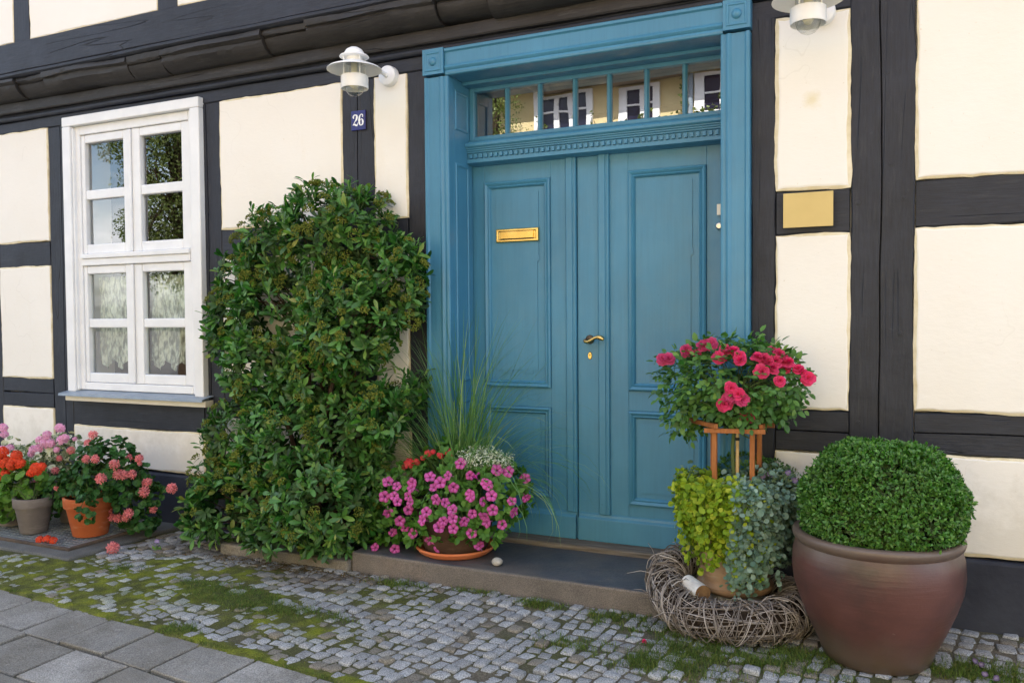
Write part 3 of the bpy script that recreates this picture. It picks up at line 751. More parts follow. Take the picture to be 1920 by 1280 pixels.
for side, (x0, x1, px0, px1) in enumerate(((-2.236, -1.583, -2.143, -1.735), (-1.577, -.757, -1.291, -.876))):
    df = bpy.data.objects.new('door_leaf', None); COL.objects.link(df); df.parent = house; df.location = Vector((x0 if side == 0 else x1, LY, .13)) - house.location
    df['label'] = 'left leaf with the brass letter slot' if side == 0 else 'right leaf with the lever handle'
    b = MB(); leaf_slab(b, x0, x1, .142, 2.232, [(px0, px1, .353, .858), (px0, px1, .965, 2.131)])
    b.build('leaf_frame', blue, df, bevel=.002)
    for z0, z1, t in ((.353, .858, 0), (.965, 2.131, 1)):
        b = MB(); panel(b, px0, px1, z0, z1); sunk(b, px0, px1, z0, z1, t); b.build('door_panel', blue, df, smooth=28)
    b = MB(); b.extrude_x([(LY, .290), (LY - .008, .284), (LY - .012, .272), (LY - .024, .262), (LY - .026, .142), (LY, .142)], x0 + (.003 if side == 0 else .004), x1 - (.004 if side == 0 else .003)); b.build('kick_board', blue, df, bevel=.002)
    leafs.append(df)
def strip(x0, x1, parent, z0, z1):
    w = x1 - x0; b = MB()
    b.extrude_z([(x0, LY), (x0, LY - .012), (x0 + .006, LY - .018), (x0 + w * .62, LY - .018), (x0 + w * .68, LY - .013), (x0 + w * .76, LY - .013), (x0 + w * .82, LY - .018), (x1 - .004, LY - .018), (x1, LY - .012), (x1, LY)], z0, z1)
    return b.build('cover_strip', blue, parent, smooth=25)
strip(-1.642, -1.580, leafs[0], .291, 2.228); strip(-1.456, -1.392, leafs[1], .291, 2.228)
b = MB(); b.box(-1.5835, -1.5765, LY + .012, LY + .03, .142, 2.23); b.build('leaf_gap_shade', MAT['gapshade'], leafs[0])  # dark strip set in the slit stands in for its shade
# letter slot
b = MB(); x0, x1, z0, z1 = -2.068, -1.805, 1.785, 1.862
b.box(x0, x1, LY - .006, LY + .004, z0, z1); b.ring(x0, x1, z0, z1, [(0, LY - .006), (.004, LY - .012), (.014, LY - .012), (.018, LY - .007)])
b.box(x0 + .03, x1 - .03, LY - .014, LY - .006, z0 + .020, z1 - .017); b.box(x0 + .03, x1 - .03, LY - .011, LY - .006, z0 + .0165, z0 + .0195, 1)
b.build('letter_slot', [MAT['brass'], MAT['bronze']], leafs[0], bevel=.0015)
# lever handle with rosette, cylinder lock, upper lock
b = MB(); hx, hz = -1.508, 1.238
def ylathe(b, prof, c, seg=20, mi=0):
    b.lathe(prof, (0, 0, 0), seg, mi); b.v[-1] = b.v[-1][:, [0, 2, 1]] * [1, -1, 1] + np.array(c)
ylathe(b, [(0, .010), (.020, .010), (.024, .006), (.025, 0)], (hx, LY, hz), 24, 1)
ylathe(b, [(0, .05), (.010, .048), (.012, .03), (.010, .008)], (hx - .012, LY, hz - .006), 16, 1)
pts = [(hx - .014, LY - .044, hz - .010), (hx + .004, LY - .050, hz - .012), (hx + .022, LY - .052, hz - .004), (hx + .042, LY - .052, hz + .009), (hx + .062, LY - .052, hz + .014), (hx + .080, LY - .052, hz + .010), (hx + .090, LY - .051, hz + .002), (hx + .088, LY - .05, hz - .004)]
b.tube(pts, [.009, .0095, .0085, .0085, .011, .014, .012, .006], 12)
b.build('door_handle', [MAT['brass'], MAT['bronze']], leafs[1], smooth=50)
b = MB(); b.lathe([(0, .004), (.010, .004), (.0125, 0)], (0, 0, 0), 18, 0); b.v[-1] = b.v[-1][:, [0, 2, 1]] * [1, -1, 1.75] + [hx, LY, hz - .088]
b.box(hx - .0015, hx + .0015, LY - .0052, LY - .0035, hz - .090, hz - .078, 1); ylathe(b, [(0, .0065), (.005, .006), (.006, .004)], (hx, LY, hz - .082), 12, 0)
b.build('lock_cylinder', [MAT['brass'], MAT['dark']], leafs[1])
b = MB(); b.box(-.822, -.80, LY - .016, LY, 1.87, 1.925, 0); ylathe(b, [(0, .024), (.014, .023), (.019, .016), (.02, 0)], (-.811, LY, 1.815), 20, 1); b.build('upper_lock', [MAT['ivory'], MAT['steel']], leafs[1], bevel=.002)
b = MB(); b.extrude_x([(.118, .10), (.118, .132), (.126, .139), (.25, .141), (.25, .10)], IL - .03, IR + .03); b.build('threshold', MAT['oldwood'], house, bevel=.004)

# ------------------------------------------------------------------ things on the wall
def wall_lamp(loc, label, grp):
    x, y, z = loc      # centre of the lamp body at the ring; wall at y=0
    t = thing('wall_lamp', label, 'lamp', (x, 0, z), grp)
    W_ = MAT['lampwhite']; mx = x + .035
    b = MB(); ylathe(b, [(0, .045), (.047, .045), (.054, .040), (.056, .030), (.056, 0)], (mx, -.003, z + .135), 32); ylathe(b, [(0, .06), (.012, .058), (.016, .045)], (mx, -.003, z + .135), 16)
    b.build('wall_mount', W_, t, smooth=40)
    b = MB(); b.tube([(mx, -.04, z + .135), (x + .022, y * .6, z + .150), (x + .002, y + .05, z + .163)], .012, 12); b.build('lamp_arm', W_, t, smooth=50)
    c = (x, y, z)
    b = MB(); b.lathe([(0, .222), (.022, .219), (.042, .207), (.053, .190), (.055, .178)], c, 36); b.lathe([(.055, .178), (.076, .174), (.079, .169), (.076, .166), (.045, .164), (.045, .140), (.05, .138)], c, 36); b.build('lamp_cap', W_, t, smooth=45)
    b = MB(); b.lathe([(.046, .143), (.06, .141), (.138, .110), (.146, .103), (.147, .100), (.143, .101), (.06, .131), (.046, .133), (.046, .143)], c, 48); b.build('lamp_shade', W_, t, smooth=45)
    b = MB(); b.lathe([(.060, .068), (.066, .070), (.072, .066), (.073, .058), (.073, .004), (.071, 0), (.069, .004), (.069, .062), (.060, .068)], c, 40); b.build('lamp_ring', W_, t, smooth=45)
    for k in range(4):
        a = PI / 4 + k * PI / 2 + .3; b = MB(); b.tube([(x + .062 * math.cos(a), y + .062 * math.sin(a), z + .060), (x + .062 * math.cos(a), y + .062 * math.sin(a), z + .166)], .0035, 8); b.build('lamp_rod', W_, t, smooth=60)
    b = MB(); b.lathe([(.052, .135), (.053, .02), (.050, .0), (.042, -.020), (.028, -.034), (.012, -.041), (0, -.042)], c, 36); b.build('glass_dome', MAT['lglass'], t, smooth=60)
    b = MB(); b.lathe([(0, .14), (.018, .138), (.018, .09), (.014, .085), (.02, .06), (.026, .035), (.024, .015), (.012, .0), (0, -.003)], c, 20); b.build('bulb', MAT['bulb'], t, smooth=60)
    b = MB(); b.lathe([(0, .135), (.015, .135), (.015, .09), (0, .088)], c, 16); b.build('lamp_socket', MAT['cream_sill'], t, smooth=60)
    return t
wall_lamp((-2.64, -.30, 2.592), 'white enamel wall lamp above the blue number plate', 'white lamps beside the door')
wall_lamp((-.340, -.30, 2.580), 'white enamel wall lamp cut off by the top of the picture, above the brass plate', 'white lamps beside the door')

pl = thing('number_plate', 'small blue enamel plate with white number 26 on the split post', 'number plate', (-2.826, -.01, 2.5))
pz0, pz1, pxa, pxb = 2.449, 2.562, -2.876, -2.776
b = MB(); b.box(pxa, pxb, -.009, -.001, pz0, pz1); b.build('plate', MAT['enamel'], pl, bevel=.003)
def glyph(strokes, name):
    """thick-and-thin numeral: each stroke = list of (x, z, half width)"""
    b = MB()
    for li, st in enumerate(strokes):
        p = np.array([(s[0], s[1]) for s in st]); h = np.array([s[2] for s in st])
        q = []; hh = []
        for i in range(len(p) - 1):
            for f in np.linspace(0, 1, 5, endpoint=False):
                i0, i3 = max(i - 1, 0), min(i + 2, len(p) - 1)
                a, bb, c, d = p[i0], p[i], p[i + 1], p[i3]
                q.append(.5 * (2 * bb + (c - a) * f + (2 * a - 5 * bb + 4 * c - d) * f * f + (3 * bb - a - 3 * c + d) * f ** 3)); hh.append(h[i] + (h[i + 1] - h[i]) * f)
        q.append(p[-1]); hh.append(h[-1]); q = np.array(q); hh = np.array(hh)
        t = unit(np.gradient(q, axis=0)); nn = np.stack([-t[:, 1], t[:, 0]], 1)
        L = q + nn * hh[:, None]; Rr = q - nn * hh[:, None]; y = -.0105 - .0002 * li; n = len(q)
        b.add([(a, y, c) for a, c in L] + [(a, y, c) for a, c in Rr], [(i, i + 1, n + i + 1, n + i) for i in range(n - 1)])
    return b.build(name, MAT['digit'], pl)
def sc(st, ox, oz, w, h): return [[(ox + x * w, oz + z * h, hw * w) for x, z, hw in s] for s in st]
two = [[(.20, .72, .10), (.17, .80, .13), (.30, .93, .09), (.52, .965, .06), (.74, .88, .13), (.78, .74, .17), (.68, .56, .14), (.45, .38, .07), (.22, .20, .045), (.10, .06, .05)],
       [(.10, .10, .05), (.28, .15, .10), (.52, .10, .14), (.74, .05, .13), (.86, .12, .06), (.90, .26, .04)], [(.15, .74, .06), (.24, .71, .12), (.31, .72, .06)]]
six = [[(.80, .80, .05), (.78, .88, .08), (.62, .96, .06), (.42, .93, .07), (.24, .78, .13), (.17, .50, .16), (.20, .22, .15), (.34, .06, .08), (.52, .03, .05), (.72, .10, .12), (.80, .28, .16), (.74, .46, .13), (.58, .56, .06), (.42, .52, .04), (.33, .44, .04)],
       [(.68, .80, .06), (.77, .77, .12), (.84, .79, .06)]]
glyph(sc(two, -2.866, 2.474, .041, .066), 'digit'); glyph(sc(six, -2.825, 2.474, .040, .066), 'digit')
b = MB(); b.box(-.470, -.256, -.030, -.022, 1.762, 1.918); b.box(-.40, -.33, -.0222, -.001, 1.81, 1.87); plq = b.build('brass_plaque', MAT['plaque'], None, bevel=.001); tag(plq, 'blank rectangular brass plaque on the short dark rail right of the door', 'plaque')

# ------------------------------------------------------------------ ground
def vnoise(x, y, f, seed=0):
    """smooth value noise 0..1"""
    g = np.random.default_rng(seed).random((64, 64)); x = x * f; y = y * f
    xi = np.floor(x).astype(int); yi = np.floor(y).astype(int); u = x - xi; v = y - yi
    u = u * u * (3 - 2 * u); v = v * v * (3 - 2 * v)
    q = lambda a, c: g[(xi + a) % 64, (yi + c) % 64]
    return (q(0, 0) * (1 - u) + q(1, 0) * u) * (1 - v) + (q(0, 1) * (1 - u) + q(1, 1) * u) * v
def fbm(x, y, f, seed=0): return (vnoise(x, y, f, seed) * .5 + vnoise(x, y, f * 2.1, seed + 1) * .3 + vnoise(x, y, f * 4.3, seed + 2) * .2)
EDGE = lambda X: -1.318 - .082 * (X + 4.16)         # where the setts meet the slabs
def blob(X, Y, cx, cy, rx, ry): return np.clip(1.25 - np.sqrt(((X - cx) / rx) ** 2 + ((Y - cy) / ry) ** 2), 0, 1)
def gpx(px, py): return onground(px, py, 0)[:2]
def zone(X, Y, spots):
    m = np.zeros_like(X)
    for (px, py, rx, ry, s) in spots:
        c = gpx(px, py); m = np.maximum(m, s * blob(X, Y, c[0], c[1], rx, ry))
    return m
MOSS = [(90, 1085, .5, .25, 1), (250, 1105, .5, .28, 1), (400, 1120, .5, .22, .9), (160, 1060, .3, .12, .8), (330, 1060, .25, .15, .7), (520, 1165, .5, .16, .6), (30, 1060, .5, .2, .9), (450, 1080, .3, .2, .5), (700, 1120, .4, .15, .35)]
GRASS = [(400, 1110, .28, .13, 1), (460, 1130, .3, .12, 1), (330, 1180, .15, .05, .8), (560, 1150, .3, .08, .5), (900, 1110, .15, .06, .5), (1010, 1135, .14, .06, .7), (1180, 1170, .25, .12, 1), (1290, 1210, .25, .12, .9), (1400, 1245, .35, .08, 1), (1250, 1250, .3, .12, .8),
         (1500, 1235, .16, .10, 1), (1780, 1262, .3, .06, .9), (1870, 1262, .2, .1, .8), (750, 1100, .2, .07, .6), (310, 1185, .1, .04, 1), (1100, 1215, .3, .1, .4), (240, 1070, .15, .08, .4)]
def moss(X, Y): return np.clip(np.maximum(zone(X, Y, MOSS), .8 * np.clip(1 - abs(Y - EDGE(X) - .02) / .06, 0, 1) * (X < -1.6)) * 1.9 * np.clip((fbm(X, Y, 13, 3) - .14) * 2.0, 0, 1), 0, 1)
def grassy(X, Y): return np.clip(zone(X, Y, GRASS) * 1.6 * np.clip((fbm(X, Y, 8, 11) - .25) * 2.6, 0, 1), 0, 1)
def undul(X, Y): return .012 * (fbm(X, Y, 1.7, 31) - .5) + .02 * np.clip(1 + Y / .5, 0, 1) * np.clip((X + .9) / 1.0, 0, 1)

# sand, moss and soil between the stones
xs = np.arange(-6.6, 1.6, .016); ys = np.arange(-1.62, .03, .016)
GX_, GY_ = np.meshgrid(xs, ys, indexing='ij')
ms = moss(GX_, GY_); gs = grassy(GX_, GY_)
h = undul(GX_, GY_) - .0005 + .0105 * ms * (.35 + 1.1 * fbm(GX_, GY_, 30, 5)) + .010 * gs * (.3 + fbm(GX_, GY_, 30, 6)) + .003 * (fbm(GX_, GY_, 60, 8) - .5)
h = np.where(GY_ < EDGE(GX_) - .02, -.012, h)
dirt = np.array([.12, .105, .08]); mossc = np.array([.16, .18, .02]); mossd = np.array([.068, .075, .022]); soilc = np.array([.05, .038, .024]); sandc = np.array([.20, .15, .10])
n1 = fbm(GX_, GY_, 14, 21)[..., None]
col = dirt * (.6 + .8 * n1)
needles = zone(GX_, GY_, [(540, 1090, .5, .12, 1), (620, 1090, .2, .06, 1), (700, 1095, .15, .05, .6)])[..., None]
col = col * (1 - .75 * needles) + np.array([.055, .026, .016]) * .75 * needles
sand = np.clip(zone(GX_, GY_, [(1330, 1275, .2, .06, 1), (1180, 1160, .15, .05, .7), (1000, 1140, .1, .05, .5)])[..., None], 0, 1)
col = col * (1 - sand) + sandc * sand
joint = np.clip((fbm(GX_, GY_, 3, 71)[..., None] - .34) * 4, 0, 1) * .75
col = col * (1 - joint) + mossd * joint
mm = np.clip(ms[..., None] * 1.4, 0, 1); col = col * (1 - mm) + (mossd + (mossc - mossd) * np.clip((n1 - .3) * 2.2, 0, 1)) * mm
gg = np.clip(gs[..., None], 0, 1) * .8; col = col * (1 - gg) + np.array([.055, .07, .022]) * gg
nx_, ny_ = GX_.shape
idx = np.arange(nx_ * ny_).reshape(nx_, ny_)
F = np.stack([idx[:-1, :-1], idx[1:, :-1], idx[1:, 1:], idx[:-1, 1:]], -1).reshape(-1, 4)
def groundmat():
    m, nt, b = mat('sand_and_moss'); a = N_(nt, 'ShaderNodeVertexColor', layer_name='tint'); v = coord(nt)
    c = mixc(nt, .8, a.outputs['Color'], ramp(nt, noise(nt, v, 160, 4, .7), [(.32, g3(.35)), (.5, g3(1)), (.68, g3(1.8))]), 'MULTIPLY')
    nt.links.new(c, b.inputs['Base Color']); b.inputs['Roughness'].default_value = .95; b.inputs['Specular IOR Level'].default_value = .15
    bump(nt, b, noise(nt, v, 150, 4, .7), .8, .006); return m
g = np_mesh('ground_sand', np.stack([GX_, GY_, h], -1).reshape(-1, 3), F, groundmat(), col=np.concatenate([col, np.ones(col.shape[:2] + (1,))], -1).reshape(-1, 4)); g['kind'] = 'structure'

# granite setts
def stones(cells, name, m, top=.006, gap=.10, hvar=.004, rnd=.55, parent=None):
    """rounded stones: cells = (cx, cy, half length, half width, angle)"""
    n = 12; V = []; F = []; T = []
    for (cx, cy, a, c, th) in cells:
        cxn = []; syn = []
        for sx_, sy_ in ((1, 1), (-1, 1), (-1, -1), (1, -1)):      # split stones: four uneven corners, each broken off a little
            ox, oy = 1 + .13 * rng.uniform(-1, .7), 1 + .13 * rng.uniform(-1, .7); r_ = rng.uniform(.10, .38)
            tri = [(ox, oy - r_), (ox - r_ * .33, oy - r_ * .33), (ox - r_, oy)]
            if sx_ * sy_ < 0: tri = tri[::-1]
            for qx, qy in tri: cxn.append(qx * sx_); syn.append(qy * sy_)
        cxn = np.array(cxn); syn = np.array(syn)
        j = 1 + .025 * rng.normal(size=n)
        sk = rng.uniform(-.18, .18); zt = top + hvar * rng.normal(); tx, ty = rng.normal(size=2) * .03
        bz = float(undul(np.array([cx]), np.array([cy]))[0]); k = len(V)
        for (s, z) in ((1, -.03), (1, zt - .007), (.95, zt - .002), (.80, zt)):
            x = cxn * a * j * s + syn * c * sk * s; y = syn * c * j * s
            X = cx + x * math.cos(th) - y * math.sin(th); Y = cy + x * math.sin(th) + y * math.cos(th)
            zz = bz + z + (tx * x + ty * y if z > -.02 else 0) + (.0012 * rng.normal(size=n) * .7 if s < .95 else 0)
            V += list(zip(X, Y, np.broadcast_to(zz, (n,))))
        V.append((cx, cy, bz + zt + .0008))
        X1 = np.array([cx]); Y1 = np.array([cy])
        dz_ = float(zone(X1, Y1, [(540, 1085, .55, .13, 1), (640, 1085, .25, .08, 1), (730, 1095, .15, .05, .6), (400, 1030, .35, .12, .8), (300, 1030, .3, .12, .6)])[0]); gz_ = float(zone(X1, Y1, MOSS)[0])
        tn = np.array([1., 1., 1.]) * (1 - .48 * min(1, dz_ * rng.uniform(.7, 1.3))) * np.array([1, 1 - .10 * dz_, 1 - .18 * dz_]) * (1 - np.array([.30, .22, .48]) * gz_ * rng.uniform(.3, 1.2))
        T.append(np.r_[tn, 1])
        for r in range(3):
            for i in range(n): F.append((k + r * n + i, k + r * n + (i + 1) % n, k + r * n + n + (i + 1) % n, k + r * n + n + i))
        for i in range(0, n, 2): F.append((k + 3 * n + i, k + 3 * n + (i + 1) % n, k + 3 * n + (i + 2) % n, k + 4 * n))
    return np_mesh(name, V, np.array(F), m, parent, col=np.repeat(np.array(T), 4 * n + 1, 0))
cells = []
th = math.radians(-7); ct, st_ = math.cos(th), math.sin(th)
u = -7.2
while u < 2.2:                                   # columns of setts running towards the wall
    w = rng.uniform(.054, .074); v = -2.2 + rng.uniform(0, .06)
    while v < 1.2:
        l = rng.uniform(.052, .084)
        uu = u + w / 2 + .012 * math.sin(v * 4.1) + .006 * math.sin(v * 9 + u * 3); vv = v + l / 2
        X = uu * ct - vv * st_; Y = uu * st_ + vv * ct
        Y += .02 * math.sin(X * 2.3)
        if -6.5 < X < 1.4 and EDGE(X) + .024 < Y < -.02 and not (X < -4.19 and Y > -.91) and not (-3.62 < X < -.72 and Y > -.36) :
            if rng.random() > .012: cells.append((X, Y, w / 2 * rng.uniform(.82, .93), l / 2 * rng.uniform(.82, .93), th + rng.normal() * .09))
        v += l
    u += w
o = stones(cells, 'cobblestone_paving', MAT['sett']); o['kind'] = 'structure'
# concrete slabs of the footway
b = MB(); y1 = 0.0; k = 0
rows = [0, .285, .56, .84, 1.12, 1.5, 1.9, 2.3]
for i in range(len(rows) - 1):
    x = -7.0 + rng.uniform(0, .3)
    while x < 1.8:
        w = rng.uniform(.27, .36) if i < 4 else rng.uniform(.34, .5); g_ = rng.uniform(.006, .010)
        z = .002 + rng.normal() * .0025; tx, ty = rng.normal(size=2) * .006
        P = []
        for (a, c) in ((x + g_, rows[i + 1] - g_), (x + w - g_, rows[i + 1] - g_), (x + w - g_, rows[i] + g_), (x + g_, rows[i] + g_)):
            P.append((a + rng.normal() * .005, EDGE(a) - c + rng.normal() * .005))
        cxm = x + w / 2; cym = EDGE(cxm) - (rows[i] + rows[i + 1]) / 2
        vs = [(px, py, -.05) for px, py in P]; 
        for f, dz in ((1, -.004), (.975, 0)):
            vs += [(cxm + (px - cxm) * f, cym + (py - cym) * f, z + dz + tx * (px - cxm) + ty * (py - cym)) for px, py in P]
        fs = [(r * 4 + q, r * 4 + (q + 1) % 4, r * 4 + 4 + (q + 1) % 4, r * 4 + 4 + q) for r in range(2) for q in range(4)] + [(8, 9, 10, 11)]
        b.add(vs, fs); x += w
o = b.build('footway_slabs', MAT['slab']); o['kind'] = 'structure'
b = MB(); b.box(-80, 80, -60, .25, -.30, -.035); o = b.build('street', surf('street_asphalt', (.10, .098, .094), (.17, .165, .16), .9, 3, 60, .3)); o['kind'] = 'structure'
# a strip of sand under the slab joints
b = MB(); b.box(-7.2, 2, -4.2, -1.2, -.034, -.013); o = b.build('slab_bedding', surf('bedding_soil', (.035, .032, .02), (.08, .078, .04), .95, 9)); o['kind'] = 'structure'

# grass blades and moss tufts
def blades(n, dens, name, hgt, cols, m, wid=.0016, gen=np.random.default_rng(3)):
    P = np.zeros((0, 2))
    while len(P) < n:
        q = np.stack([gen.uniform(-5.2, 1.0, 60000), gen.uniform(-1.6, -.02, 60000)], 1)
        d = dens(q[:, 0], q[:, 1]); P = np.concatenate([P, q[gen.random(len(q)) < d]])
    P = P[gen.permutation(len(P))[:n]]; N = len(P)
    hh = hgt * gen.uniform(.4, 1.3, N); a = gen.uniform(0, 2 * PI, N); lean = gen.uniform(.15, 1.0, N) * hh
    dx = np.cos(a); dy = np.sin(a); sx = -dy * wid; sy = dx * wid
    z0 = undul(P[:, 0], P[:, 1]) - .006
    V = np.zeros((N, 6, 3))
    for i, (f, w_) in enumerate(((0, 1), (.55, .8), (1, .15))):
        X = P[:, 0] + dx * lean * f * f; Y = P[:, 1] + dy * lean * f * f; Z = z0 + hh * f
        V[:, 2 * i] = np.stack([X + sx * w_, Y + sy * w_, Z], 1); V[:, 2 * i + 1] = np.stack([X - sx * w_, Y - sy * w_, Z], 1)
    F = np.array([(0, 1, 3, 2), (2, 3, 5, 4)])[None] + (np.arange(N) * 6)[:, None, None]
    o = np_mesh(name, V.reshape(-1, 3), F.reshape(-1, 4), m); o['kind'] = 'stuff'; return o
MAT['grass'] = leafmat('ground_grass', [(0, (.045, .075, .015)), (.4, (.075, .135, .02)), (.75, (.12, .18, .03)), (1, (.20, .18, .06))], .6, .3, .25)
MAT['mossb'] = leafmat('moss_tips', [(0, (.08, .09, .012)), (.5, (.15, .17, .02)), (1, (.22, .22, .04))], .8, .1, .2)
o = blades(34000, lambda x, y: grassy(x, y) ** 1.5 * (y > EDGE(x) - .02) * (~((x > -2.65) & (x < -.8) & (y > -.385))), 'grass', .026, None, MAT['grass']); tag(o, 'short green grass tufts growing between the cobblestones', 'grass')
o = blades(80000, lambda x, y: moss(x, y) ** 1.3 * (y > EDGE(x) - .01) * (~((x < -4.21) & (y > -.89))), 'moss', .010, None, MAT['mossb'], .0022, np.random.default_rng(5)); tag(o, 'yellow green moss between the cobblestones on the left', 'moss')
# grass in the slab joints
def jointd(x, y):
    r = EDGE(x) - y; m = np.zeros_like(x)
    for q in (0, .285, .56): m = np.maximum(m, (abs(r - q) < .014) * .9)
    return m * (fbm(x, y, 5, 44) > .52)
o = blades(5200, jointd, 'joint_grass', .016, None, MAT['grass'], .0015, np.random.default_rng(8)); tag(o, 'thin grass in the joints of the footway slabs', 'grass')
# brown needles and petals fallen under the bush
n = 700; c = gpx(600, 1090); q = np.stack([rng.normal(-3.0, .35, n), rng.normal(-.47, .05, n), np.full(n, .012)], 1)
dd = np.concatenate([rng.normal(size=(n, 2)), np.zeros((n, 1))], 1)
o = leaves('leaf_litter', q, dd, np.tile([0, 0, 1.], (n, 1)), rng.uniform(.012, .035, n), T_lance(.12), leafmat('dry_leaves', [(0, (.05, .02, .01)), (.6, (.10, .04, .02)), (1, (.16, .08, .03))], .8, .2, .05), None); o['kind'] = 'stuff'; tag(o, 'dry brown leaf litter on the cobbles below the bush', 'leaf litter')

# ------------------------------------------------------------------ steps, edging, cellar grating
def slabobj(name, label, cat, x0, x1, y0, y1, z0, z1, m, seed=1, am=.004, bevel=.012):
    nx = max(2, int((x1 - x0) / .06)); b = MB(); V = []
    k = 4
    for i in range(nx + 1):
        x = x0 + (x1 - x0) * i / nx; d = wave(x, am, seed); e = wave(x, am * .6, seed + 4)
        V += [(x, y0 + d, z0), (x, y0 + d * .8, z1 + e * .4), (x, y1, z1 + e * .2), (x, y1, z0)]
    F = [(i * k + j, i * k + (j + 1) % k, (i + 1) * k + (j + 1) % k, (i + 1) * k + j) for i in range(nx) for j in range(k)] + [(0, 1, 2, 3), tuple(nx * k + j for j in (3, 2, 1, 0))]
    b.add(V, F); o = b.build(name, m, None, bevel=bevel)
    if isinstance(m, list):
        for f in o.data.polygons: f.material_index = int(abs(f.normal.z) < .5)
    return tag(o, label, cat)
MAT['stepfront'] = stone('weathered_step_front', [(.3, (.10, .09, .08)), (.55, (.15, .13, .115)), (.75, (.19, .155, .13))], 4, .4, .85, .3, False)
slabobj('door_step', 'long slate grey stone step in front of the blue door', 'step', -2.645, -.80, -.382, .16, -.04, .112, [MAT['step'], MAT['stepfront']])
slabobj('edging_stone', 'low pale stone edging under the tall bush, left of the door step', 'edging stone', -3.56, -2.652, -.405, -.27, -.04, .062, MAT['edging'], 3)
cs = slabobj('cellar_slab', 'flat grey stone slab that frames the metal grating at the left edge', 'stone slab', -6.4, -4.225, -.872, -.032, -.03, .020, MAT['cellar'], 5, .002)
gr = thing('cellar_grating', 'metal grating in a rusty frame under the flower pots on the left', 'grating', (-5.1, -.5, .022))
b = MB(); fx0, fx1, fy0, fy1 = -6.2, -4.36, -.775, -.20
b.box(fx0, fx1, fy0, fy0 + .022, .0205, .036); b.box(fx0, fx1, fy1 - .022, fy1, .0205, .036); b.box(fx0, fx0 + .022, fy0 + .0221, fy1 - .0221, .0205, .036); b.box(fx1 - .022, fx1, fy0 + .0221, fy1 - .0221, .0205, .036)
b.build('grating_frame', MAT['rust'], gr, bevel=.002)
b = MB(); x = fx0 + .03
while x < fx1 - .03: b.box(x, x + .007, fy0 + .023, fy1 - .023, .0206, .0335); x += .034
y = fy0 + .03
while y < fy1 - .03: b.box(fx0 + .023, fx1 - .023, y, y + .006, .022, .0325); y += .040
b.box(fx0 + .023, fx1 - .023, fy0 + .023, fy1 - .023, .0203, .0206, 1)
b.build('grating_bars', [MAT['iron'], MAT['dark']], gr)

# ------------------------------------------------------------------ plants
L_bush = leafmat('bush_leaf', [(0, (.012, .062, .012)), (.3, (.022, .108, .018)), (.65, (.044, .178, .028)), (.88, (.085, .245, .036)), (.96, (.17, .30, .05)), (1, (.26, .27, .05))], .36, .5, .2)
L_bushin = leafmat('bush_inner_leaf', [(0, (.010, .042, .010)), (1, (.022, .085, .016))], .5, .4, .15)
L_berry = leafmat('unripe_berry', [(0, (.085, .12, .014)), (.5, (.15, .19, .022)), (1, (.22, .225, .035))], .55, .35, .1)
L_box = leafmat('box_leaf', [(0, (.024, .10, .014)), (.45, (.044, .165, .020)), (.8, (.075, .225, .030)), (1, (.14, .30, .05))], .36, .5, .22)
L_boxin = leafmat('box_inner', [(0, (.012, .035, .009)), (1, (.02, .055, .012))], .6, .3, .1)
L_rose = leafmat('rose_leaf', [(0, (.022, .095, .020)), (.5, (.042, .16, .030)), (.85, (.085, .225, .038)), (1, (.16, .29, .045))], .40, .45, .25)
L_jenny = leafmat('lime_leaf', [(0, (.11, .20, .015)), (.4, (.20, .32, .02)), (.8, (.32, .42, .03)), (1, (.46, .50, .05))], .5, .35, .3)
L_dich = leafmat('silver_leaf', [(0, (.085, .165, .125)), (.5, (.15, .25, .205)), (1, (.25, .36, .31))], .6, .3, .15)
L_pet = leafmat('petunia_leaf', [(0, (.036, .14, .016)), (.5, (.062, .20, .022)), (1, (.11, .28, .04))], .5, .35, .25)
L_ger = leafmat('geranium_leaf', [(0, (.016, .060, .014)), (.5, (.030, .105, .022)), (1, (.058, .155, .035))], .5, .35, .2)
L_gerl = leafmat('light_geranium_leaf', [(0, (.06, .16, .02)), (1, (.13, .27, .04))], .5, .35, .25)
L_var = leafmat('variegated_leaf', [(0, (.09, .15, .06)), (.4, (.22, .28, .16)), (.6, (.55, .58, .42)), (1, (.72, .73, .58))], .55, .35, .2)
L_reed = leafmat('ornamental_grass', [(0, (.06, .17, .05)), (.5, (.12, .28, .08)), (.85, (.22, .40, .14)), (1, (.40, .48, .22))], .5, .35, .25)
L_euph = leafmat('tiny_white_bracts', [(0, (.62, .64, .58)), (1, (.82, .83, .80))], .7, .2, .3)
L_euphg = leafmat('euphorbia_leaf', [(0, (.10, .17, .08)), (1, (.2, .27, .14))], .6, .3, .2)

def sticks(b, root, tips, r0, r1, wob=.05, sides=6, seg=7):
    for t in tips:
        a = np.array(root, float) + rng.normal(size=3) * .02; c = np.array(t, float); P = []
        o1 = rng.normal(size=3) * wob
        for i in range(seg + 1):
            f = i / seg; P.append(a + (c - a) * f + o1 * math.sin(f * PI) + np.array([0, 0, .04]) * math.sin(f * PI))
        b.tube(P, np.linspace(r0, r1, seg + 1), sides)

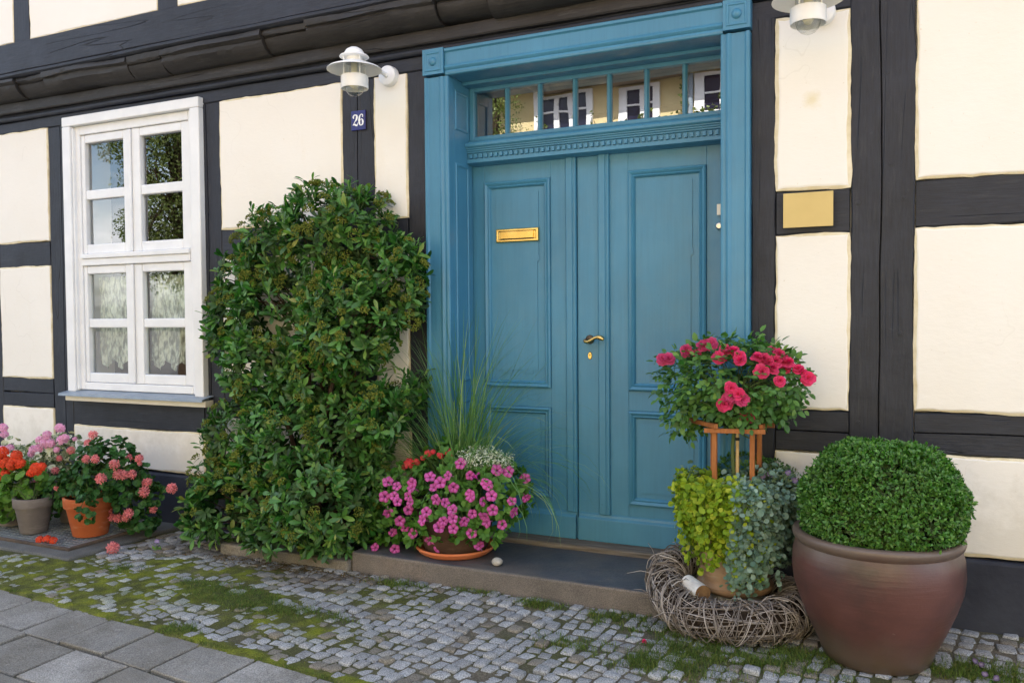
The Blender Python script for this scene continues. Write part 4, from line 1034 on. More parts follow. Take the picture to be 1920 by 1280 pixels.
# ---- tall evergreen bush trained against the wall
bush = thing('evergreen_bush', 'tall dark green berry bush growing against the wall between window and door', 'bush', (-3.05, -.3, 0))
BL = [(600, 425, 72, .15), (645, 428, 66, .20), (690, 520, 66, .22), (640, 600, 70, .26), (520, 478, 82, .17), (680, 445, 82, .17), (742, 505, 52, .13), (455, 520, 52, .13), (615, 525, 105, .2),
      (440, 592, 56, .14), (530, 605, 105, .2), (655, 600, 90, .19), (756, 570, 40, .14), (412, 640, 28, .12),
      (486, 690, 70, .18), (590, 700, 80, .19), (672, 695, 70, .18), (752, 742, 34, .14), (782, 725, 20, .10),
      (448, 815, 72, .22), (540, 830, 98, .24), (650, 815, 88, .24), (715, 775, 46, .2),
      (415, 950, 66, .28), (402, 885, 46, .25), (405, 945, 46, .30), (425, 985, 48, .34), (500, 950, 98, .30), (600, 940, 92, .30), (680, 905, 50, .26), (430, 1010, 62, .32), (530, 1015, 72, .34), (625, 1005, 62, .34), (385, 985, 38, .3), (660, 960, 46, .30)]
bell = []
for px, py, r, d in BL:
    c = at(px, py, -d + ((len(bell) * 37) % 11 - 5) * .026); rr = r / 330.0
    bell.append((c, np.array([rr * .97, rr * .82, rr * .97])))
gb = np.random.default_rng(17)
P, N = shell(bell, 1600, .20, .10, ymax=-.03, zmin=.09, inside=.9, gen=gb)
k = 11
p, d, A, t = rosettes(P, N, k, (.35, 1.45), .55, gb)
p = p + A * gb.uniform(-.045, .02, len(p))[:, None]
leaves('bush_foliage', p, d, A + .3 * gb.normal(size=A.shape), gb.uniform(.028, .076, len(p)), T_lance(.185, .045, .2), L_bush, bush)
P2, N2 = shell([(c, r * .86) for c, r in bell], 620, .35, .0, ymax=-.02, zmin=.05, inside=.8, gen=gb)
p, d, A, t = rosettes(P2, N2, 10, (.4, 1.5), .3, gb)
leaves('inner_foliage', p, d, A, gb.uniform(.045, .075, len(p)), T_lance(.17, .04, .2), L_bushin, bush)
# stray shoots that break the outline
b = MB(); SP = []; SD = []
P3, N3 = shell(bell, 120, .0, .02, ymax=-.04, zmin=.5, inside=1.0, gen=gb)
for q, nn in zip(P3, N3):
    dr = unit(nn * .6 + np.array([0, -.1, .9]) + gb.normal(size=3) * .25); L = gb.uniform(.05, .15)
    pts = [q - nn * .05 + dr * L * f + np.array([0, 0, -.02]) * f * f for f in (0, .35, .7, 1)]
    b.tube(pts, [.0025, .002, .0016, .001], 5)
    for f in np.linspace(.3, 1, 8): SP.append(q - nn * .05 + dr * L * f); SD.append(unit(dr * .7 + gb.normal(size=3) * .6))
b.build('bush_shoots', MAT['stem'], bush, smooth=60)['kind'] = 'stuff'
leaves('shoot_foliage', np.array(SP), np.array(SD), np.tile([0, -.4, .9], (len(SP), 1)) + .3 * gb.normal(size=(len(SP), 3)), gb.uniform(.03, .06, len(SP)), T_lance(.15, .05, .2), L_bush, bush)
# flat heads of unripe berries
O8 = unit(np.array([(1, 0, 0), (0, 1, 0), (-1, 0, 0), (0, -1, 0), (0, 0, 1), (0, 0, -1)], float)); F8 = np.array([(0, 1, 4), (1, 2, 4), (2, 3, 4), (3, 0, 4), (1, 0, 5), (2, 1, 5), (3, 2, 5), (0, 3, 5)])
Pb, Nb = shell(bell, 480, .0, .12, ymax=-.05, zmin=.2, inside=.97, gen=gb)
keep = (gb.random(len(Pb)) < np.where(Pb[:, 2] > 1.2, 1, .5)); Pb, Nb = Pb[keep], Nb[keep]
bp = []
for q, nn in zip(Pb, Nb):
    ax = unit(nn + np.array([0, 0, .7])); t1 = unit(np.cross(ax, gb.normal(size=3))); t2 = np.cross(ax, t1); R0 = gb.uniform(.022, .042)
    m_ = 58; rr = R0 * np.sqrt(gb.random(m_)); aa = gb.uniform(0, 2 * PI, m_)
    bp.append(q + ax * (.018 + .012 * (1 - (rr / R0) ** 2) + .004 * gb.normal(size=m_))[:, None] + t1 * (rr * np.cos(aa))[:, None] + t2 * (rr * np.sin(aa))[:, None])
bp = np.concatenate(bp); sz = gb.uniform(.0032, .0054, len(bp))
V = bp[:, None] + O8[None] * sz[:, None, None]; F = F8[None] + (np.arange(len(bp)) * 6)[:, None, None]
np_mesh('berry_heads', V.reshape(-1, 3), F.reshape(-1, 3), L_berry, bush)['kind'] = 'stuff'
b = MB(); root = (-2.98, -.2, .0)
for q in [(-2.93, -.16, 1.0), (-3.1, -.18, 1.4), (-3.4, -.16, 1.2), (-2.7, -.15, 1.5), (-3.6, -.15, .8), (-2.55, -.15, 1.0), (-3.05, -.14, 1.85), (-3.3, -.3, .6), (-2.75, -.3, .6)]: sticks(b, root, [q], .022, .006, .06, 8, 9)
P4, N4 = shell(bell, 150, .25, 0, ymax=-.03, zmin=.1, inside=.7, gen=gb)
for q in P4:
    o_ = np.array([-3.0 + .5 * (q[0] + 3.0), -.15, max(.05, q[2] - gb.uniform(.1, .35))]); sticks(b, o_, [q], .006, .0022, .03, 5, 5)
b.build('bush_stems', MAT['bark'], bush, smooth=60)

# ---- flower meshes
def np_col(o, cols):
    a = o.data.color_attributes.new('tint', 'FLOAT_COLOR', 'POINT'); a.data.foreach_set('color', np.asarray(cols, np.float32).ravel())
def petalmat(name, rough=.6):
    return leafmat(name, None, rough, .25, .25, True)
PETAL = petalmat('coloured_petal')
def proto(name, V, F, C):
    o = np_mesh(name, V, F, PETAL, None, True, np.concatenate([C, np.ones((len(C), 1))], 1)); me = o.data; bpy.data.objects.remove(o); return me
def petunia_mesh(seed):
    g = np.random.default_rng(seed); V = []; C = []; n = 20
    rings = [(.0, -.022, 0), (.10, -.012, 0), (.22, .0, .1), (.62, .006, .5), (1.0, .002, 1)]
    for i, (r, z, e) in enumerate(rings):
        for j in range(n):
            a = 2 * PI * j / n; lob = abs(math.cos(2.5 * a)); rr = r * .027 * (1 - .15 * e * (1 - lob)); 
            V.append((rr * math.cos(a), rr * math.sin(a), z + .003 * e * math.sin(5 * a + seed) + .003 * e * g.normal() * .6))
            mid = abs(math.cos(2.5 * a)) ** .95
            pink = np.array([.74, .105, .53]); mag = np.array([.44, .004, .20]); dark = np.array([.10, .01, .09])
            c = mag * (1 - mid) + pink * mid if i in (2, 3) else (mag * .35 + pink * .65 * mid + mag * .65 * (1 - mid)) if i == 4 else dark
            C.append(c * g.uniform(.85, 1.1))
    F = [(i * n + j, i * n + (j + 1) % n, i * n + n + (j + 1) % n, i * n + n + j) for i in range(4) for j in range(n)]
    # tube behind
    k = len(V)
    for (r, z) in ((.004, -.022), (.002, -.045)):
        for j in range(n): a = 2 * PI * j / n; V.append((r * math.cos(a), r * math.sin(a), z)); C.append(np.array([.45, .15, .35]))
    F += [(k + j, k + (j + 1) % n, k + n + (j + 1) % n, k + n + j) for j in range(n)]
    return proto('blossom', V, np.array(F), np.array(C))
def rosette_flower(name, layers, c_in, c_out, seed, cup=.5, pw=.5):
    """double flower: whorls of cupped petals; layers = (count, radius, tilt, height)"""
    g = np.random.default_rng(seed); V = []; F = []; C = []
    for li, (n, r, tilt, z0) in enumerate(layers):
        for j in range(n):
            a = 2 * PI * j / n + li * .7 + g.normal() * .15; tl = tilt + g.normal() * .12; rr = r * g.uniform(.88, 1.1)
            ca, sa = math.cos(a), math.sin(a); k = len(V)
            for i, (x, w) in enumerate(((.08, .10), (.45, pw * .8), (.8, pw), (1, pw * .62))):
                for s in (-1, 0, 1):
                    X = x * rr * math.cos(tl); Z = z0 + x * rr * math.sin(tl) + (cup * rr * .25 * s * s * x) - (.15 * rr * x * x if tilt < .4 else 0)
                    Yv = s * w * rr
                    V.append((X * ca - Yv * sa, X * sa + Yv * ca, Z)); m_ = x * .8 + .2 * abs(s)
                    C.append((np.array(c_in) * (1 - m_) + np.array(c_out) * m_) * g.uniform(.85, 1.12))
                if i: q = k + i * 3; F += [(q - 3, q - 2, q + 1, q), (q - 2, q - 1, q + 2, q + 1)]
    return proto(name, V, np.array(F), np.array(C))
def umbel(name, nfl, R0, npet, plen, pw, c_in, c_out, seed, dome=.7):
    """geranium head: florets on a dome"""
    g = np.random.default_rng(seed); V = []; F = []; C = []
    for i in range(nfl):
        f = (i + .5) / nfl; th_ = math.acos(1 - f * dome * 1.25); ph = i * 2.39996 + g.normal() * .2
        ax = np.array([math.sin(th_) * math.cos(ph), math.sin(th_) * math.sin(ph), math.cos(th_)]); c = ax * R0 * g.uniform(.85, 1.08)
        t1 = unit(np.cross(ax, g.normal(size=3))); t2 = np.cross(ax, t1); tone = g.uniform(.82, 1.15)
        for j in range(npet):
            a = 2 * PI * j / npet + g.normal() * .15; dr = t1 * math.cos(a) + t2 * math.sin(a); sd_ = np.cross(ax, dr); k = len(V); L = plen * g.uniform(.8, 1.15); lift = g.uniform(.0, .5)
            for (x, w) in ((0, .12), (.6, 1), (1, .55)):
                for s in (-1, 1):
                    V.append(c + dr * L * x + ax * L * lift * x * (1.2 - x) + sd_ * s * w * pw * L); C.append((np.array(c_in) * (1 - x) + np.array(c_out) * x) * tone)
            F += [(k, k + 1, k + 3, k + 2), (k + 2, k + 3, k + 5, k + 4)]
    return proto(name, V, np.array(F), np.array(C))
PETU = [petunia_mesh(s) for s in range(4)]
ROSE = [rosette_flower('rose_blossom', [(4, .012, 1.2, .006), (6, .018, .85, .004), (8, .024, .45, .001), (9, .028, .05, -.002)], (.60, .006, .10), (.88, .018, .23), s) for s in range(3)]
ROSEP = [rosette_flower('rose_blossom', [(4, .012, 1.2, .006), (6, .018, .85, .004), (9, .025, .4, .0), (9, .029, .0, -.003)], (.50, .015, .15), (.74, .04, .27), s + 9) for s in range(2)]
SALM = [umbel('flower_head', 11, .022, 7, .024, .15, (.70, .10, .15), (.86, .25, .29), s) for s in range(3)]
RED = [umbel('flower_head', 16, .030, 5, .018, .34, (.62, .012, .006), (.85, .045, .014), s + 20) for s in range(2)]
PINK = [umbel('flower_head', 13, .030, 5, .020, .36, (.82, .27, .54), (.95, .52, .78), s + 30) for s in range(2)]
CRIM = [umbel('flower_head', 12, .022, 5, .017, .38, (.70, .012, .05), (.92, .035, .11), s + 40) for s in range(2)]
VIOL = [umbel('viola_blossom', 1, .002, 5, .013, .5, (.45, .36, .55), (.24, .13, .45), s + 50, .01) for s in range(2)]
VIOD = [umbel('viola_blossom', 1, .002, 5, .014, .5, (.30, .22, .42), (.045, .012, .10), s + 60, .01) for s in range(2)]

def part_empty(name, parent, loc):
    o = bpy.data.objects.new(name, None); COL.objects.link(o); o.empty_display_size = .05; o.parent = parent; o.location = Vector(loc) - wloc(parent); return o
def pot_lathe(prof, c, m, parent, name='pot', seg=56, wob=.003, extra=None):
    b = MB(); b.lathe(prof, c, seg, 0, wob); return b.build(name, m, parent, smooth=50)
def disc(name, c, r, m, parent, dome=.02):
    b = MB(); b.lathe([(0, dome), (r * .5, dome * .8), (r, 0)], c, 28); return b.build(name, m, parent, smooth=60)

def stalk(parent, a, c, r=.0016, name='flower_stalk', b=None):
    bb = b or MB(); a = np.array(a); c = np.array(c); m_ = (a + c) / 2 + np.array([0, 0, .02]) + rng.normal(size=3) * .008
    bb.tube([a, (a + m_) / 2, m_, (m_ + c) / 2, c], r, 5)
    return bb

# ---- petunia pot on the step
SX, SY, SZ = -2.135, -.145, .113
sau = MB(); sau.lathe([(0, .006), (.165, .006), (.185, .012), (.203, .036), (.207, .040), (.212, .038), (.213, .030), (.206, .026), (.200, .014), (.18, 0), (0, 0)], (SX, SY, SZ), 64)
o = sau.build('plant_saucer', MAT['saucer'], None, smooth=45); tag(o, 'round orange terracotta saucer on the door step under the petunia pot', 'saucer')
pp = thing('petunia_pot', 'brown flower pot with pink striped petunias and tall thin grass on the step', 'potted plant', (SX, SY, SZ + .008))
pot_lathe([(0, .007), (.150, .007), (.168, .02), (.192, .12), (.205, .20), (.212, .205), (.212, .225), (.203, .228), (.195, .20), (0, .19)], (SX, SY, SZ), MAT['brownpot'], pp)
pet = part_empty('petunia', pp, (SX, SY, SZ + .2))
def E(px, py, rpx, y, ry=None, ppm=355.0, rz=None):
    c = at(px, py, y); r = rpx / ppm; return (c, np.array([r, ry or r * .8, (rz / ppm) if rz else r]))
pel = [E(850, 925, 95, -.20, .2), E(770, 930, 60, -.22, .17), E(930, 920, 62, -.20, .17), E(740, 960, 42, -.22, .13), E(960, 930, 38, -.18), E(850, 960, 80, -.24, .2, rz=50), E(800, 893, 34, -.18), E(905, 900, 38, -.16), E(725, 1003, 24, -.24, .06, rz=14), E(770, 1000, 30, -.26, .08, rz=20), E(920, 985, 34, -.26, .1)]
gp = np.random.default_rng(23)
P, N = shell(pel, 620, .25, .06, ymax=.1, zmin=.13, inside=.9, gen=gp)
p, d, A, t = rosettes(P, N, 5, (.5, 1.5), .3, gp)
leaves('petunia_foliage', p, d, A, gp.uniform(.022, .044, len(p)), T_oval(.33, .06, .2), L_pet, pet)
PB = [(740, 1028), (705, 1027), (822, 1028), (900, 1025), (884, 1000), (807, 1010), (777, 1000), (728, 905), (745, 912), (722, 930), (775, 915), (807, 896), (843, 892), (825, 905), (815, 915), (850, 912), (768, 930), (773, 942), (745, 940), (728, 958), (820, 935), (833, 942), (850, 957), (850, 972), (882, 925), (885, 932), (902, 940), (895, 897), (910, 905), (915, 910), (922, 930), (985, 898), (985, 930), (960, 940), (960, 958), (885, 962), (910, 965), (915, 978), (942, 984), (868, 975), (832, 975), (822, 990), (795, 975), (750, 975), (735, 995), (850, 990), (932, 882), (955, 885), (865, 870), (740, 930), (775, 905), (760, 990), (800, 960), (925, 955), (880, 890), (765, 955)]
for i, (px, py) in enumerate(PB):
    q, nn = on_crown(px, py, [(c, r * 1.05) for c, r in pel], -.3)
    view = unit(CAM - q); nn = unit(nn * .55 + view * .75 + np.array([0, 0, -.02]) + gp.normal(size=3) * .38)
    put(PETU[i % 4], 'blossom', pet, q + nn * .012, nn, gp.uniform(.92, 1.2))
# crimson geranium behind, white euphorbia, tall grass
cr_ = part_empty('crimson_geranium', pp, (SX - .1, SY, SZ + .2))
b = MB()
for px, py in ((770, 862), (776, 870), (762, 866), (797, 853), (803, 848), (806, 843), (828, 848), (838, 842), (845, 845)):
    q = at(px, py, -.24); b = stalk(None, (SX - .06 + gp.normal() * .03, -.15, .34), q, .002, b=b)
b.build('flower_stalk', MAT['stem'], cr_)
for px, py, s in ((768, 866, 1.15), (782, 862, .7), (758, 872, .6), (793, 855, .55), (803, 846, .75), (812, 843, .5), (826, 849, .75), (840, 843, .75), (846, 851, .5)):
    q = at(px, py, -.24); put(CRIM[R_.randrange(2)], 'flower_head', cr_, q - np.array([0, 0, .01]), unit(CAM - q + np.array([0, 0, 2.0])), s)
eu = [E(905, 858, 40, -.24, .1, rz=20), E(885, 858, 28, -.24, .1, rz=20), E(935, 862, 28, -.24, .08, rz=16), E(945, 874, 18, -.24, .06, rz=10)]
P, N = shell(eu, 1300, .6, .15, ymax=.2, zmin=.2, inside=.3, gen=gp); p, d, A, t = rosettes(P, N, 2, (.6, 1.5), .6, gp)
ev = leaves('white_euphorbia', p, d, A, gp.uniform(.006, .011, len(p)), T_oval(.3), L_euph, pp)
p, d, A, t = rosettes(P[:350] - np.array([0, 0, .02]), N[:350], 2, (.4, 1.2), .6, gp); leaves('euphorbia_foliage', p, d, A, gp.uniform(.012, .022, len(p)), T_lance(.12), L_euphg, ev)
def reed(n, root, R0, gen):
    V = []; F = []
    for i in range(n):
        a0 = np.array([root[0] + gen.normal() * .045, root[1] + gen.normal() * .045, root[2]])
        az = gen.choice([gen.uniform(0, 2 * PI), gen.normal() * .5, PI + gen.normal() * .5]); sp = abs(gen.normal()) * .24 + .01; L = gen.uniform(.55, 1.20)
        dx, dy = math.cos(az), math.sin(az) * .7
        if gen.random() < .55: sp = gen.uniform(.30, .90); L = gen.uniform(.55, 1.0)
        w = gen.uniform(.0024, .0056); m_ = 11; k = len(V); th_ = sp; pos = a0.copy(); dr = gen.uniform(.2, 2.1) * (.5 + sp)
        for j in range(m_):
            f = j / (m_ - 1); th_ = sp + dr * f * f * 1.25; ww = w * (1 - f) ** .6 + .0002
            s = np.array([-dy, dx, 0]) * ww
            s = s if gen.random() < 2 else s
            V.append(pos + s); V.append(pos - s)
            pos = pos + np.array([dx * math.sin(th_), dy * math.sin(th_), math.cos(th_)]) * L / (m_ - 1)
            if pos[1] > .2: pos[1] = .2
            if j: F.append((k + 2 * j - 2, k + 2 * j - 1, k + 2 * j + 1, k + 2 * j))
    return V, F
V, F = reed(600, (-2.10, -.13, .30), .05, np.random.default_rng(41))
V = np.array(V); np_mesh('tall_grass', V, np.array(F), L_reed, pp)

# pebble
b = MB(); g_ = [(0, -.021)] + [(.027 * math.cos(a), .021 * math.sin(a)) for a in np.linspace(-1.4, 1.4, 12)] + [(0, .021)]
q = onground(932, 1052, .134); b.lathe(g_, (q[0], q[1] + .0, .133), 28, 0, .05); o = b.build('pebble', MAT['pebble'], None, smooth=60); tag(o, 'pale round pebble lying on the door step beside the petunia saucer', 'pebble')

# ---- rose planter with trailing plants, trellis and standard rose
RX, RY = -.645, -.255
rp = thing('rose_planter', 'clay planter with lime and silver trailing plants and a pink rose on a stand', 'potted plant', (RX, RY, .02))
b = MB(); b.lathe([(0, .02), (.135, .02), (.15, .03), (.152, .085), (.14, .10), (.115, .115), (.11, .13), (0, .13)], (RX, RY, 0), 48, 0, .006); b.build('pot_foot', MAT['footstone'], rp, smooth=40)
pot_lathe([(0, .131), (.118, .131), (.155, .150), (.165, .163), (.166, .176), (.150, .186), (.146, .198), (.150, .21), (.165, .32), (.180, .45), (.195, .53), (.205, .545), (.205, .575), (.196, .58), (.188, .55), (0, .54)], (RX, RY, 0), MAT['paleclay'], rp, 'pot')
PT = .60
# trellis: four legs, crossing bars on top
trl = part_empty('trellis', rp, (RX, RY, .6))
legs = [(1342, 795, 905, -.37), (1356, 795, 890, -.30), (1410, 800, 890, -.30), (1402, 800, 890, -.14)]
LX = [(-.718, -.350), (-.742, -.26), (-.560, -.330), (-.552, -.18)]
for x, y in LX:
    b = MB(); b.box(x - .0105, x + .0105, y - .0105, y + .0105, .50, .875); b.build('trellis_leg', MAT['orange_wood'], trl, bevel=.002)
def barr(a, c, w=.009, h=.010, name='trellis_bar'):
    a = np.array(a); c = np.array(c); d = unit(c - a); s = np.array([-d[1], d[0], 0]) * w; u_ = np.array([0, 0, h]); V = []
    for q in (a, c):
        for e, f in ((-1, -1), (1, -1), (1, 1), (-1, 1)): V.append(q + s * e + u_ * f)
    b = MB(); b.add(V, [(0, 1, 2, 3), (7, 6, 5, 4), (0, 4, 5, 1), (1, 5, 6, 2), (2, 6, 7, 3), (3, 7, 4, 0)]); return b.build(name, MAT['orange_wood'], trl, bevel=.002)
barr((-.755, -.392, .864), (-.50, -.372, .868)); barr((-.90, -.14, .880), (-.70, -.41, .886)); barr((-.52, -.36, .886), (-.50, -.12, .886)); barr((-.80, -.16, .867), (-.49, -.15, .867))
b = MB(); b.tube([(RX + .012, RY - .02, .54), (RX + .012, RY - .02, .92)], [.008, .0075], 10); b.build('bamboo_stake', MAT['bamboo'], rp, smooth=60)
b = MB(); b.lathe([(.0085, 0), (.0095, .002), (.0095, .012), (.0085, .014)], (RX + .012, RY - .02, .81), 12); b.build('stake_tie', MAT['dark'], rp)
rb = part_empty('rose_bush', rp, (RX, RY, .9))
PPM = 418.0
rel = [E(1300, 720, 52, -.24, .12, PPM), E(1290, 770, 30, -.24, .08, PPM), E(1345, 710, 60, -.26, .15, PPM), E(1400, 715, 65, -.27, .16, PPM), E(1445, 728, 44, -.26, .13, PPM), E(1480, 714, 24, -.24, .08, PPM), E(1380, 748, 45, -.27, .14, PPM, 30), E(1430, 752, 36, -.26, .1, PPM, 24), E(1268, 700, 22, -.24, .07, PPM), E(1275, 800, 13, -.24, .04, PPM), E(1350, 660, 22, -.26, .06, PPM), E(1440, 690, 30, -.26, .1, PPM)]
gr_ = np.random.default_rng(61)
P, N = shell(rel, 760, .45, .12, ymax=.05, zmin=.6, inside=.72, gen=gr_)
# compound leaves: five leaflets along a rachis
pp_, dd_, uu_, ss_ = [], [], [], []
for q, nn in zip(P, N):
    dr = unit(nn * .8 + np.array([0, 0, -.15]) + gr_.normal(size=3) * .45); up = unit(nn * .5 + np.array([0, -.2, .9]) + gr_.normal(size=3) * .3); sdv = unit(np.cross(up, dr)); L = gr_.uniform(.045, .075)
    for f, s in ((.35, 1), (.35, -1), (.75, 1), (.75, -1), (1.0, 0)):
        pp_.append(q + dr * L * f); dd_.append(unit(dr * (.45 if s else 1) + sdv * s * .9)); uu_.append(up + gr_.normal(size=3) * .2); ss_.append(gr_.uniform(.022, .036) * (1.15 if not s else 1))
leaves('rose_foliage', np.array(pp_), np.array(dd_), np.array(uu_), np.array(ss_), T_oval(.31, .05, .18), L_rose, rb)
b = MB(); root = (RX, RY, .88)
sticks(b, (RX, RY, .55), [root], .009, .008, .01, 8, 5)
for q in P[:70]: sticks(b, root, [q], .0038, .0012, .05, 5, 6)
b.build('rose_stems', MAT['stem'], rb, smooth=60)
RB = [(1243, 673, 1), (1254, 672, 1), (1287, 657, 1), (1307, 663, .7), (1318, 648, 1), (1333, 645, 1.05), (1326, 645, .9), (1348, 670, 1.1), (1360, 657, 1.1), (1375, 660, 1.15), (1387, 668, 1), (1388, 676, .95), (1362, 665, 1), (1420, 670, 1), (1432, 673, 1.1), (1448, 662, 1.1), (1453, 677, 1.15), (1440, 680, 1.1), (1465, 672, 1.1), (1478, 680, 1.05), (1428, 696, 1.2), (1470, 690, 1), (1460, 664, 1), (1448, 690, 1.1), (1497, 692, .9), (1503, 698, .8), (1515, 709, 1.15), (1462, 714, .9), (1370, 727, 1), (1372, 742, 1.1), (1385, 739, 1.05), (1393, 748, 1.1), (1358, 757, 1.25), (1364, 748, 1), (1401, 780, 1.2)]
for i, (px, py, s) in enumerate(RB):
    q, nn = on_crown(px, py, rel, -.30)
    if q[1] > -.2: q = at(px, py, -.27)
    view = unit(CAM - q); nn = unit(nn * .4 + view * .55 + np.array([0, 0, .35]) + gr_.normal(size=3) * .3)
    o = put((ROSEP if px < 1340 and py < 680 or py > 720 and i % 2 else ROSE)[i % 2], 'rose_blossom', rb, q + view * .042, nn, s * 1.0)
# trailing plants
def trailer(parent, name, n_str, x0, x1, zbot, templ, m, size, gen, lsz, ang0, ang1, dens=.016, rim=.205, fall=.03):
    """strings of leaves hanging over the rim between two angles (radians round the pot, 0 = +X)"""
    P, D, U = [], [], []; b = MB()
    for i in range(n_str):
        a = gen.uniform(ang0, ang1); L = gen.uniform(.25, 1) ** .8; f0 = (a - ang0) / (ang1 - ang0)
        zb = zbot(f0) + (1 - L) * .42; r0 = rim * gen.uniform(.35, 1.0); out = gen.uniform(-.01, .065); pts = []
        sway = gen.normal() * .16
        rad_out = rim + out
        pts.append((RX + r0 * math.cos(a), RY + r0 * math.sin(a) * .9, PT + gen.uniform(-.02, .05)))
        pts.append((RX + (rad_out) * math.cos(a + sway * .3), RY + rad_out * math.sin(a + sway * .3), PT + gen.uniform(-.02, .03)))
        nseg = max(2, int((PT - zb) / .06))
        for j in range(1, nseg + 1):
            f = j / nseg; rr = rad_out + .015 * math.sin(f * 3) - fall * f * (1 + gen.random() * .4)
            pts.append((RX + rr * math.cos(a + sway * f), RY + rr * math.sin(a + sway * f), PT - .03 + (zb - PT + .03) * f))
        pts = np.array(pts); seg = np.linalg.norm(np.diff(pts, axis=0), axis=1); s = np.r_[0, np.cumsum(seg)]
        t = np.arange(.0, s[-1], dens); q = np.stack([np.interp(t, s, pts[:, k]) for k in range(3)], 1)
        if len(q) > 3: b.tube(q[::2], .0010, 3, cap=False)
        rd = np.stack([np.cos(np.full(len(q), a)), np.sin(np.full(len(q), a)), np.zeros(len(q))], 1)
        for sgn in (-1, 1):
            tang = np.stack([-rd[:, 1], rd[:, 0], 0 * rd[:, 0]], 1) * sgn
            hang = np.clip((PT - .01 - q[:, 2]) / .05, 0, 1)[:, None]
            D.append(unit(tang + .75 * gen.normal(size=q.shape) + rd * .25 - np.array([0, 0, .25]) * hang)); U.append(unit(rd * (.55 + .35 * hang) + np.array([0, 0, .75]) * (1.15 - hang * .55) + .55 * gen.normal(size=q.shape))); P.append(q + gen.normal(size=q.shape) * .009)
    P = np.concatenate(P); D = np.concatenate(D); U = np.concatenate(U)
    o = leaves(name, P, D, U, gen.uniform(lsz[0], lsz[1], len(P)), templ, m, parent); b.build(name + '_stem', MAT['stem'], o); return o
gt = np.random.default_rng(77)
trailer(rp, 'creeping_jenny', 105, 0, 0, lambda f: .24 + .10 * abs(f - .35), T_disc(8, 0, .10), L_jenny, 0, gt, (.017, .031), math.radians(165), math.radians(283), .0145)
trailer(rp, 'silver_dichondra', 62, 0, 0, lambda f: .13 + .05 * f, T_disc(8, 0, .14, notch=.35), L_dich, 0, gt, (.018, .031), math.radians(278), math.radians(325), .0175)
trailer(rp, 'silver_dichondra', 34, 0, 0, lambda f: .24, T_disc(8, 0, .14, notch=.35), L_dich, 0, gt, (.018, .029), math.radians(332), math.radians(385), .018)
trailer(rp, 'creeping_jenny', 16, 0, 0, lambda f: .18, T_disc(8, 0, .10), L_jenny, 0, gt, (.013, .022), math.radians(283), math.radians(318), .022)
trailer(rp, 'silver_dichondra', 22, 0, 0, lambda f: .40, T_disc(8, 0, .14, notch=.35), L_dich, 0, gt, (.018, .029), math.radians(150), math.radians(200), .019)
# cushion of leaves on top of the planter
tp_ = [((RX, RY, PT - .01), np.array([.20, .19, .06])), ((RX + .14, RY + .02, PT + .03), np.array([.11, .12, .06])), ((RX - .16, RY + .03, PT + .02), np.array([.09, .1, .05]))]
P, N = shell(tp_, 420, .3, .15, zmin=.5, ymax=.2, gen=gt); p, d, A, t = rosettes(P, N, 2, (.6, 1.5), .6, gt)
sel = p[:, 0] > RX - .05
o = leaves('silver_dichondra', p[sel], d[sel], A[sel], gt.uniform(.018, .03, sel.sum()), T_disc(8, 0, .14, notch=.35), L_dich, rp); o['kind'] = 'stuff'
o = leaves('creeping_jenny', p[~sel], d[~sel], A[~sel], gt.uniform(.015, .027, (~sel).sum()), T_disc(8, 0, .1), L_jenny, rp); o['kind'] = 'stuff'
bb_ = [((RX + .02, RY + .15, .62), np.array([.15, .12, .11])), ((RX + .14, RY + .16, .61), np.array([.09, .1, .09]))]
P, N = shell(bb_, 900, .2, .05, ymax=.2, zmin=.5, gen=gt); p, d, A, t = rosettes(P, N, 4, (.4, 1.4), .5, gt)
leaves('box_ball', p, d, A, gt.uniform(.010, .018, len(p)), T_oval(.25), L_box, rp)
pz = part_empty('viola', rp, (RX + .2, RY, .62))
vb = [((RX + .19, RY + .02, .635), np.array([.09, .09, .05]))]
P, N = shell(vb, 130, .3, .2, ymax=.2, zmin=.5, gen=gt); p, d, A, t = rosettes(P, N, 3, (.3, 1.3), .7, gt)
leaves('viola_foliage', p, d, A, gt.uniform(.015, .03, len(p)), T_lance(.14), L_euphg, pz)
for px, py in ((1430, 893), (1477, 886), (1490, 900), (1444, 888), (1428, 886)):
    q = at(px, py, -.29); put(VIOL[0], 'viola_blossom', pz, q, unit(CAM - q + gt.normal(size=3) * .5), 1.0)

# ---- twig wreath round the planter foot
WX, WY, WR, Wr = -.665, -.285, .275, .083
gw = np.random.default_rng(90)
wr = thing('twig_wreath', 'large grey wreath of woven twigs lying round the foot of the rose planter', 'wreath', (WX, WY, .08))
def wz(a):            # the left rear part lies on the step, the right front part on the paving
    return .088 + .105 * max(0, math.cos(a - math.radians(155))) ** 1.2
def wpt(a, ph, r): 
    rr = WR + r * math.cos(ph); return (WX + rr * math.cos(a) * 1.02, WY + rr * math.sin(a) * .98, wz(a) + r * math.sin(ph))
b = MB()
for i in range(560):
    a0 = gw.uniform(0, 2 * PI); ph = gw.uniform(0, 2 * PI); span = gw.uniform(.12, .42) * gw.choice([-1, 1]); turn = gw.uniform(2.0, 3.8); rr = Wr * gw.uniform(.78, 1.10); sg = gw.choice([1, 1, 1, 1, 1, 1, -1])
    n_ = 13; bow = gw.uniform(0, .012)
    pts = [wpt(a0 + span * f, ph + sg * turn * f, rr + bow * math.sin(f * PI) + (.012 * gw.random() if f in (0, 1) else 0)) for f in np.linspace(0, 1, n_)]
    b.tube(pts, np.linspace(1, .55, n_) * gw.uniform(.0016, .0040), 5, cap=False)
